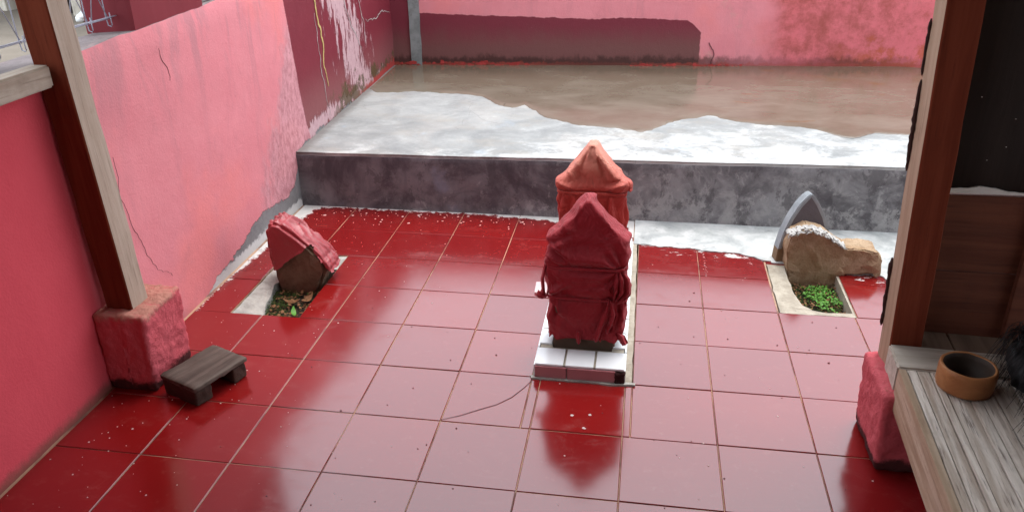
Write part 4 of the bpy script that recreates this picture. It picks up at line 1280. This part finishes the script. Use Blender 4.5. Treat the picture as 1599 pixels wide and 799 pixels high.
class Wrap:
    def __init__(s, w, d, zb, zs, za, ties, seed, bumps=(), pleat=0.0, hem=0.012, slack=0.010, creases=()):
        s.creases = creases
        s.w, s.d, s.zb, s.zs, s.za, s.ties, s.seed, s.bumps, s.pleat, s.hem, s.slack = w, d, zb, zs, za, ties, seed, bumps, pleat, hem, slack
    def half(s, z):
        if z <= s.zs: return s.w / 2
        t = (z - s.zs) / (s.za - s.zs)
        return s.w / 2 * (1 - t) + 0.011 * t - 0.004 * math.sin(t * math.pi)
    def depth(s, z):
        t = max(0.0, (z - s.zs) / (s.za - s.zs))
        return s.d / 2 * (1 - 0.28 * t ** 3)
    def base(s, a, z, grow=0.0):
        hx, hy = s.half(z) + grow, s.depth(z) + grow
        e = 0.26
        c, q = math.cos(a), math.sin(a)
        return Vector((hx * math.copysign(abs(c) ** e, c), hy * math.copysign(abs(q) ** e, q), z))
    def point(s, a, z):
        p = s.base(a, z)
        n = Vector((math.copysign(abs(math.cos(a)) ** 1.6, math.cos(a)) , math.copysign(abs(math.sin(a)) ** 1.6, math.sin(a)), 0)).normalized()
        sx, sy = p.x, p.y
        arc = sx * (1 if sy < 0 else -1) + (0.5 if sy > 0 else 0)
        k = s.slack * (fbm((sx * 9 + s.seed, sy * 9, z * 8), 3) + 0.1)
        # broad diagonal drag folds
        dg = noise.noise(Vector(((arc * 0.8 + z * 0.9) * 13, (arc - z) * 4, s.seed)))
        k += s.slack * 0.75 * (0.7 - abs(dg) * 2.4)
        for (zt, cinch) in s.ties:
            dz = z - zt
            k -= cinch * math.exp(-(dz / 0.010) ** 2)
            k += cinch * 0.7 * math.exp(-((dz - 0.028) / 0.020) ** 2)
            gth = math.sin(arc * 150 + 5 * noise.noise(Vector((arc * 25, s.seed, zt)))) * max(0.0, noise.noise(Vector((arc * 12, s.seed + 4, zt))) + 0.25)
            k += 0.0035 * gth * math.exp(-abs(dz) / 0.030)
        if s.pleat:
            # pleats falling from the apex
            fan = arc / max(0.05, (s.za + 0.05 - z)) * 0.32
            k += s.pleat * math.sin(fan * 16 + s.seed) * math.exp(-(fan / 0.30) ** 2) * min(1.0, max(0.0, (s.za - z) / 0.05))
        if sy < 0:
            for (xa, za_, xb, zb_, wd, am) in s.creases:
                ux, uz = xb - xa, zb_ - za_; L2 = ux * ux + uz * uz
                t = max(0.0, min(1.0, ((sx - xa) * ux + (z - za_) * uz) / L2))
                sd = ((sx - xa) * uz - (z - za_) * ux) / math.sqrt(L2)
                ex = math.hypot(sx - xa - t * ux, z - za_ - t * uz)
                w_ = wd * (0.6 + 0.8 * t)
                ends = min(1.0, 4 * t + 0.25, 2.2 * (1 - t) + 0.05)
                k += 1.45 * am * ends * (math.exp(-(ex / w_) ** 2) - 0.75 * math.exp(-((sd - 1.5 * w_) / (1.1 * w_)) ** 2) * (1 if ex < 4 * w_ else 0))
        for (ba, bz, sa, sz, amp, rip) in s.bumps:
            da = (a - ba + math.pi) % (2 * math.pi) - math.pi
            gsn = math.exp(-(da / sa) ** 2 - ((z - bz) / sz) ** 2)
            k += amp * gsn * (1 + (0.65 * math.sin(da * rip + z * 12) if rip else 0))
        return p + n * k
    def build(s, name, mat, loc, label):
        na, nz = 220, 120
        v, f = [], []
        for j in range(nz + 1):
            t = j / nz
            for i in range(na):
                a = 2 * math.pi * i / na + math.pi / 4
                hem = s.hem * fbm((math.cos(a) * 2.2, math.sin(a) * 2.2, s.seed), 3) + 0.006 * math.sin(a * 9 + s.seed)
                zb = s.zb + hem
                z = zb + (s.za - zb) * t
                p = s.point(a, z)
                flare = max(0.0, 1 - t / 0.10)
                v.append(p)
        for j in range(nz):
            for i in range(na):
                f.append([j * na + i, j * na + (i + 1) % na, (j + 1) * na + (i + 1) % na, (j + 1) * na + i])
        # cap
        top = [nz * na + i for i in range(na)]
        cz = Vector((0, 0, s.za + 0.008))
        ring = []
        for q in (0.72, 0.42, 0.15):
            b = len(v)
            for i in range(na):
                p = v[nz * na + i]
                v.append(Vector((p.x * q, p.y * (q ** .7), s.za + 0.009 * (1 - q ** 2) + 0.003 * noise.noise(Vector((p.x * 60, p.y * 40, q * 3))))))
            cur = list(range(b, b + na))
            for i in range(na): f.append([top[i], top[(i + 1) % na], cur[(i + 1) % na], cur[i]])
            top = cur
        c = len(v); v.append(cz)
        for i in range(na): f.append([top[i], top[(i + 1) % na], c])
        o = obj(name, mesh(name, v, f, mat, True), None, loc)
        tag(o, label, 'cloth', 'red cloths wrapped around the gravestones')
        return o
    def tie(s, parent, mat, zt, slope=0.0, r=0.0045):
        n = 90
        g = Geo(); pts = []
        for i in range(n + 1):
            a = 2 * math.pi * i / n
            z = zt + slope * math.cos(a) + 0.003 * noise.noise(Vector((math.cos(a) * 3, math.sin(a) * 3, zt * 9)))
            p = s.base(a, z, 0.0045)
            k = Vector((p.x, p.y, 0)).normalized()
            pts.append(p + k * 0.003 * noise.noise(Vector((a * 3, zt, 1))))
        v, f = [], []
        m_ = 8
        for i in range(n):
            p = pts[i]; t = (pts[(i + 1) % n] - pts[i - 1]).normalized()
            u = t.cross(Vector((0, 0, 1))).normalized()
            for k in range(m_):
                b = 2 * math.pi * k / m_
                hgt = r * (1.25 + 0.5 * noise.noise(Vector((math.cos(2 * math.pi * i / n) * 4, math.sin(2 * math.pi * i / n) * 4, zt))))
                v.append(p + u * math.cos(b) * 0.0032 + Vector((0, 0, 1)) * math.sin(b) * hgt)
        for i in range(n):
            for k in range(m_):
                f.append([i * m_ + k, ((i + 1) % n) * m_ + k, ((i + 1) % n) * m_ + (k + 1) % m_, i * m_ + (k + 1) % m_])
        return obj('cloth_tie', mesh('cloth_tie', v, f, mat, True), parent)

def tail(parent, mat, pts, widths, folds=3, seed=0.0, name='cloth_tail', depth=0.006):
    """hanging strip of cloth: pts is the centre line, folded across its width"""
    pts = [Vector(p) for p in pts]
    # resample
    P_ = []
    for a, b in zip(pts[:-1], pts[1:]):
        for k in range(8): P_.append(a.lerp(b, k / 8))
    P_.append(pts[-1])
    Wd = []
    for a, b in zip(widths[:-1], widths[1:]):
        for k in range(8): Wd.append(a + (b - a) * k / 8)
    Wd.append(widths[-1])
    nw = 20
    v, f = [], []
    for i, p in enumerate(P_):
        t = (P_[min(i + 1, len(P_) - 1)] - P_[max(i - 1, 0)]).normalized()
        s_ = Vector((1, 0, 0)); s_ = (s_ - t * s_.dot(t)).normalized()
        n = s_.cross(t).normalized()
        if n.y > 0: n = -n
        for k in range(nw + 1):
            q = k / nw - 0.5
            wv = depth * math.sin(q * 2 * math.pi * folds + seed + i * 0.05) * (0.4 + 0.8 * i / len(P_)) + 0.004 * noise.noise(Vector((q * 4, i * .15, seed)))
            v.append(p + s_ * q * Wd[i] + n * (wv + 0.006 * (1 - 4 * q * q)))
    W = nw + 1
    for i in range(len(P_) - 1):
        for k in range(nw): f.append([i * W + k, i * W + k + 1, (i + 1) * W + k + 1, (i + 1) * W + k])
    o = obj(name, mesh(name, v, f, mat, True), parent)
    so = o.modifiers.new('thickness', 'SOLIDIFY'); so.thickness = 0.0016; so.offset = 0
    return o

ZK = 0.045
DS = plain('headstone_brown', (0.13, 0.085, 0.06), 0.8, 0.25, 0.25, 14, 0.004)
stone('headstone', 'brown headstone at the near end of the central grave, its foot showing below crimson cloth', 0.140, 0.785, 0.228, 0.080, 0.385, 0.520, ZK - 0.012, DS)
stone('headstone', 'headstone at the far end of the central grave, hidden under the faded orange-red cloth', 0.110, 1.50, 0.250, 0.080, 0.33, 0.470, ZK - 0.012, DS)
wf = Wrap(0.274, 0.112, 0.047, 0.442, 0.580, [(0.335, 0.006), (0.215, 0.007)], 3.0,
          bumps=[(-0.25, 0.255, 0.30, 0.045, 0.018, 16), (0.1, 0.39, 0.5, 0.05, 0.006, 0), (3.3, 0.30, 0.5, 0.06, 0.010, 8), (-1.9, 0.39, .35, .03, .006, 0), (3.2, 0.44, 0.4, 0.022, 0.008, 0), (-0.1, 0.44, 0.4, 0.022, 0.008, 0)], slack=0.012, creases=[
    (-0.135, 0.43, -0.02, 0.345, 0.010, 0.008), (-0.14, 0.385, -0.06, 0.345, 0.009, 0.007), (0.11, 0.335, 0.01, 0.405, 0.011, 0.007), (0.115, 0.345, 0.06, 0.45, 0.010, 0.006),
    (0.11, 0.33, -0.03, 0.275, 0.011, 0.008), (0.12, 0.30, 0.02, 0.232, 0.009, 0.006), (-0.14, 0.22, -0.05, 0.285, 0.011, 0.008), (-0.14, 0.30, -0.10, 0.225, 0.010, 0.007),
    (-0.14, 0.21, -0.05, 0.13, 0.012, 0.008), (-0.10, 0.205, -0.085, 0.08, 0.010, 0.006), (0.02, 0.205, 0.03, 0.08, 0.010, 0.006), (0.13, 0.205, 0.12, 0.08, 0.009, 0.008),
    (-0.13, 0.425, 0.0, 0.49, 0.012, -0.004), (0.0, 0.56, -0.03, 0.46, 0.012, 0.004)])
cf = wf.build('cloth_wrap', CRIMSON, (0.143, 0.785, ZK), 'dark crimson cloth tied around the near headstone of the central grave')
wf.tie(cf, CRIMSON, 0.335, 0.004); wf.tie(cf, CRIMSON, 0.215, -0.003)
tail(cf, CRIMSON, [(0.085, -0.062, 0.225), (0.075, -0.075, 0.17), (0.058, -0.072, 0.11), (0.045, -0.068, 0.055)], [0.016, 0.022, 0.026, 0.030], 1.5, 1.0)
tail(cf, CRIMSON, [(0.092, -0.064, 0.222), (0.105, -0.078, 0.175), (0.098, -0.074, 0.135), (0.085, -0.070, 0.095)], [0.016, 0.026, 0.026, 0.022], 1.5, 2.0)
tail(cf, CRIMSON, [(0.112, -0.048, 0.335), (0.125, -0.062, 0.30), (0.128, -0.066, 0.26), (0.108, -0.064, 0.222)], [0.022, 0.060, 0.064, 0.024], 3, 0.6, depth=0.009)
tail(cf, CRIMSON, [(-0.146, -0.035, 0.338), (-0.158, -0.042, 0.28), (-0.155, -0.04, 0.235), (-0.160, -0.045, 0.205)], [0.010, 0.012, 0.012, 0.03], 1.0, 0.3)
tail(cf, CRIMSON, [(-0.142, -0.04, 0.215), (-0.165, -0.052, 0.218), (-0.178, -0.055, 0.228)], [0.016, 0.030, 0.020], 1.0, 0.8)
tail(cf, CRIMSON, [(0.11, -0.05, 0.085), (0.135, -0.066, 0.072), (0.150, -0.075, 0.05)], [0.012, 0.028, 0.022], 1.5, 0.8)
tail(cf, CRIMSON, [(-0.022, -0.064, 0.085), (-0.022, -0.070, 0.06), (-0.020, -0.072, 0.042)], [0.014, 0.018, 0.014], 1.0, 0.2)
wb = Wrap(0.288, 0.115, 0.05, 0.385, 0.552, [(0.345, 0.008)], 11.0,
          bumps=[(0.0, 0.372, 0.35, 0.022, 0.016, 0), (-0.05, 0.25, 0.5, 0.05, 0.014, 10), (3.1, 0.27, 0.6, 0.08, 0.006, 6), (-0.3, 0.16, 0.4, 0.04, 0.012, 14), (3.2, 0.385, 0.4, 0.022, 0.006, 0)], pleat=0.0, slack=0.010, creases=[
    (0, 0.535, -0.012, 0.35, 0.008, 0.0153), (0.012, 0.535, 0.032, 0.35, 0.009, 0.0153), (-0.012, 0.53, -0.045, 0.36, 0.01, 0.0085), (0.014, 0.53, 0.1, 0.405, 0.012, 0.0102), (0.135, 0.4, 0.06, 0.365, 0.01, 0.0119),
    (-0.135, 0.39, -0.07, 0.36, 0.01, 0.0085), (-0.018, 0.335, -0.015, 0.06, 0.011, 0.0187), (0.035, 0.335, 0.045, 0.06, 0.012, 0.017), (0.085, 0.335, 0.1, 0.06, 0.012, 0.0136), (-0.075, 0.335, -0.085, 0.06, 0.012, 0.0102), (-0.12, 0.335, -0.13, 0.06, 0.011, 0.0102)])
cb = wb.build('cloth_wrap', FADED_LIT, (0.110, 1.50, ZK), 'faded orange-red cloth with a painted lit top, tied around the taller far headstone of the central grave')
wb.tie(cb, FADED_LIT, 0.345, -0.002, 0.006)
tail(cb, FADED_LIT, [(0.135, -0.02, 0.395), (0.158, -0.03, 0.385), (0.165, -0.034, 0.355)], [0.03, 0.034, 0.018], 1.0, 0.5, depth=0.008)

# ------------------------------------------------------------------ footstool
st = thing('footstool', 'low dark wooden footstool on the tiles beside the left plinth', 'stool', (-1.178, 0.392, 0), R(-22))
def worn_board(x0, x1, y0, y1, z0, z1, seed, amp=0.0035, cuts=12, round_=0.006):
    v, f = rough_block(x1 - x0, y1 - y0, z1 - z0, cuts, amp, 30, seed, round_)
    return [p + Vector(((x0 + x1) / 2, (y0 + y1) / 2, z0)) for p in v], f
v, f = worn_board(-0.090, 0.090, -0.117, 0.117, 0.061, 0.080, 3); obj('seat', mesh('seat', v, f, STOOLW, True), st)
v, f = worn_board(-0.084, 0.084, -0.113, -0.042, 0.001, 0.060, 5, 0.004); obj('leg', mesh('leg', v, f, STOOLL, True), st)
v, f = worn_board(-0.084, 0.084, 0.050, 0.112, 0.001, 0.060, 7, 0.004); obj('leg', mesh('leg', v, f, STOOLL, True), st)

# ------------------------------------------------------------------ wooden platform on the right, plank wall, bowl, fibre bundle
pf = thing('sitting_platform', 'weathered wooden sitting platform of long boards on the right', 'platform', (1.078, 0.405, 0.0), R(-3.2))
g = Geo(); g.box(0.0, 1.6, -0.132, 0.0, 0.235, 0.350, 0.005); g.build('cross_beam', BLOCK, pf)
v, f = worn_board(0.0, 0.022, -2.6, -0.137, 0.222, 0.349, 9, 0.0015, 14, 0.003); obj('side_beam', mesh('side_beam', v, f, BOARDS), pf)
x = 0.0240
for k, w in enumerate((0.026, 0.034, 0.022, 0.052, 0.030, 0.041, 0.060, 0.028, 0.046, 0.033, 0.055, 0.030, 0.062, 0.04, 0.07, 0.05, 0.08, 0.06, 0.09, 0.12, 0.12, 0.13, 0.12, 0.13)):
    v, f = worn_board(x, x + w - 0.0022, -2.6, -0.137, 0.318, 0.349 + rnd.uniform(-.0025, .001), 20 + k, 0.0012, 8, 0.002)
    obj('board', mesh('board', v, f, BOARD), pf)
    x += w
DECK = mat_wood('dark_deck', (0.10, 0.06, 0.042), (0.16, 0.10, 0.07), (0.04, 0.025, 0.02), 'y', 0.8)
x = 0.03
for k in range(9):
    g = Geo(); g.box(x, x + 0.155, 0.003, 0.11, 0.32, 0.344, 0.002); g.build('deck_board', DECK, pf)
    x += 0.158
for k, yy in enumerate((-1.2, -2.5)):
    g = Geo(); g.box(0.02, 0.10, yy, yy + 0.08, 0.0, 0.222); g.build('leg', BOARDS, pf)

pw = thing('plank_wall', 'dark wooden plank wall behind the right post, black sheet above', 'wall', (1.175, 0.505, 0.0), 0)
for (z0, z1, seed) in ((0.30, 0.552, 1), (0.555, 0.795, 2)):
    v, f = worn_board(-0.02, 2.6, 0.0, 0.024, z0, z1, seed, 0.0018, 8, 0.003)
    obj('plank', mesh('plank', v, f, DPLANK), pw)
for (xa, xb) in ((0.245, 0.30), (1.3, 1.36)):
    g = Geo(); g.box(xa, xb, -0.022, -0.001, 0.35, 2.28, 0.002); g.build('batten', DPLANK, pw)
v, f = worn_board(-0.02, 2.6, 0.006, 0.020, 0.80, 2.28, 8, 0.006, 14, 0.004)
obj('black_sheet', mesh('black_sheet', v, f, TARP, True), pw)
g = Geo()
P2 = jitter_line([Vector((-0.02, 0.812)), Vector((0.06, 0.816)), Vector((0.085, 0.823)), Vector((0.13, 0.820)), Vector((0.17, 0.811)), Vector((0.235, 0.809))], 0.006, 0.003, 3)
g.prism([(p.x, p.y) for p in P2] + [(0.235, 0.803), (-0.02, 0.801)], -0.004, 0.003); g.build('torn_strip', PAPER, pw)
r = random.Random(41); g = Geo()
for k in range(7): lump(g, r.uniform(0.0, 0.24), 0.003, r.uniform(0.84, 1.1), 0.0014, k)
o = g.build('nail_heads', PAPER, pw); o['kind'] = 'stuff'

bw_ = thing('bowl', 'round orange-brown wooden bowl with dark inside, on the platform boards', 'bowl', (1.222, 0.196, 0.349))
def bowl():
    n = 72
    prof = [(0.0, 0.0), (0.066, 0.0), (0.076, 0.004), (0.0795, 0.014), (0.080, 0.06), (0.0785, 0.073), (0.0745, 0.0765), (0.069, 0.074), (0.066, 0.055), (0.060, 0.022), (0.045, 0.012), (0.0, 0.010)]
    v, f = [], []
    for i in range(n):
        a = 2 * math.pi * i / n
        for (q, z) in prof:
            k = 1 + 0.012 * noise.noise(Vector((math.cos(a) * 1.5, math.sin(a) * 1.5, z * 8)))
            q2 = q * 0.92; z *= 0.95
            v.append((q2 * k * math.cos(a), q2 * k * math.sin(a), z + (0.0025 * noise.noise(Vector((math.cos(a) * 2, math.sin(a) * 2, 3))) if z > .05 else 0)))
    m_ = len(prof)
    for i in range(n):
        for k in range(m_ - 1):
            f.append([i * m_ + k, ((i + 1) % n) * m_ + k, ((i + 1) % n) * m_ + k + 1, i * m_ + k + 1])
    me = mesh('bowl_body', v, f, BAMBOO, True)
    DK = plain('bowl_inside', (0.045, 0.026, 0.018), 0.6, 0.3, 0.4, 30)
    me.materials.append(DK)
    for i, p in enumerate(me.polygons):
        if i % (m_ - 1) >= 7: p.material_index = 1
    return me
obj('bowl_body', bowl(), bw_)

fb = thing('fibre_bundle', 'shaggy black palm fibre bundle lying on the platform at the right edge', 'bundle', (1.475, 0.13, 0.349))
v, f = rough_block(0.22, 0.42, 0.135, 14, 0.045, 12, 3, 0.065)
obj('bundle_core', mesh('bundle_core', v, f, FIBRE, True), fb)
g = Geo(); r = random.Random(17)
for k in range(2400):
    a = r.uniform(-math.pi, math.pi); q = r.random()
    p0 = Vector((r.uniform(-0.10, 0.10), r.uniform(-0.20, 0.20), 0.0))
    p0.z = 0.150 - 1.2 * p0.x ** 2 - .8 * p0.y ** 2 + r.uniform(-.02, .012)
    d = Vector((math.cos(a), math.sin(a) - 0.35, 0)).normalized()
    L = r.uniform(0.045, 0.10)
    pts = []
    for s_ in range(6):
        t = s_ / 5
        p = p0 + d * L * t + Vector((0, 0, 0.035 * math.sin(t * 2.6) - 0.19 * t * t * (L / .12))) + Vector((r.gauss(0, .003), r.gauss(0, .003), 0))
        p.z = max(0.003, p.z)
        pts.append(p)
    g.tube(pts, [0.0011, .0011, .001, .001, .0008, .0005], 3)
o = g.build('fibres', FIBRE, fb); o['kind'] = 'stuff'
g = Geo(); g.tube([(-0.02, 0.13, 0.14), (-0.035, 0.125, 0.185), (-0.06, 0.12, 0.20)], [0.010, 0.009, 0.004], 8)
g.build('bundle_tie', plain('tie_brown', (0.42, 0.16, 0.11), 0.7), fb, smooth=True)

# ------------------------------------------------------------------ wire trellis on the wall, yard beyond
wt = thing('wire_fence', 'grey zigzag wire fence on top of the near left wall, ending at the maroon pillar', 'fence', (-1.60, 0.93, 1.135))
def rail(z, x):
    g = Geo(); g.tube([(x, -3.2 + 0.2 * k, z + 0.002 * math.sin(k)) for k in range(17)], 0.0022, 6); return g
for (z, x) in ((0.052, -0.008), (0.060, 0.010), (0.62, -0.006), (0.63, 0.008)): rail(z, x).build('rail_wire', WIRE, wt, smooth=True)
gv = Geo(); gv.tube([(0.010, 0.0, 0.075), (0.012, 0.0, 0.032), (0.006, 0.003, 0.026), (-0.006, 0.004, 0.030), (-0.009, 0.003, 0.06), (-0.008, 0, 0.64)], 0.002, 6)
mv = mesh('upright_wire', gv.v, gv.f, WIRE, True)
gd = Geo(); gd.tube([(0.009, 0.0, 0.052), (0.004, 0.055, 0.20), (-0.004, 0.105, 0.34), (-0.006, 0.055, 0.48), (0.006, 0, 0.63)], 0.0018, 6)
md = mesh('zigzag_wire', gd.v, gd.f, WIRE, True)
ge = Geo(); ge.tube([(0.004, 0.105, 0.052), (-0.004, 0.05, 0.20), (0.004, 0.0, 0.34), (0.006, 0.05, 0.48), (-0.006, 0.105, 0.63)], 0.0018, 6)
me2 = mesh('zigzag_wire', ge.v, ge.f, WIRE, True)
for k in range(28):
    y = -0.045 - 0.112 * k
    obj('upright_wire', mv, wt, (0, y, 0)); obj('zigzag_wire', md, wt, (0, y - 0.108, 0)); obj('zigzag_wire', me2, wt, (0, y - 0.108, 0))

# neighbour's raised hut, far behind the fence
hut = thing('hut', 'raised hut with a dark gap under its floor, seen through the wire fence', 'hut', (-6.05, 6.35, 0.30), R(-14))
HUTW = mat_wood('hut_board', (0.42, 0.37, 0.30), (0.55, 0.50, 0.43), (0.2, 0.16, 0.13), 'z', 0.7)
g = Geo(); g.box(-3.2, 1.6, 0.15, 3.0, 0.0, 0.30); g.build('underfloor_shade', TARP, hut)  # black block stands in for the shade under the hut floor
g = Geo(); g.box(-3.3, 1.7, 0.0, 3.1, 0.34, 0.42, 0.01); g.build('floor_slab', SCREED, hut)
for k in range(24):
    g = Geo(); g.box(-3.2 + 0.2 * k, -3.2 + 0.2 * k + 0.193, 0.1, 0.13, 0.43, 2.4, 0.004); g.build('board', HUTW, hut)
for k in range(5):
    g = Geo(); g.box(-3.15 + 1.15 * k, -3.02 + 1.15 * k, 0.02, 0.15, 0.0, 0.34); g.build('stilt', HUTW, hut)
g = Geo(); g.prism([(-3.6, 2.4), (2.0, 2.4), (2.0, 2.46), (-3.6, 2.46)], -0.4, 3.4); g.build('roof', RUST, hut)
v, f = rough_block(0.30, 0.22, 0.09, 8, 0.04, 7, 5, 0.04)
o = obj('plastic_sheet', mesh('plastic_sheet', v, f, WHITE), None, (-5.35, 6.05, 0.298), (0, 0, .4))
tag(o, 'crumpled white plastic sheet on the ground in front of the hut', 'plastic sheet')
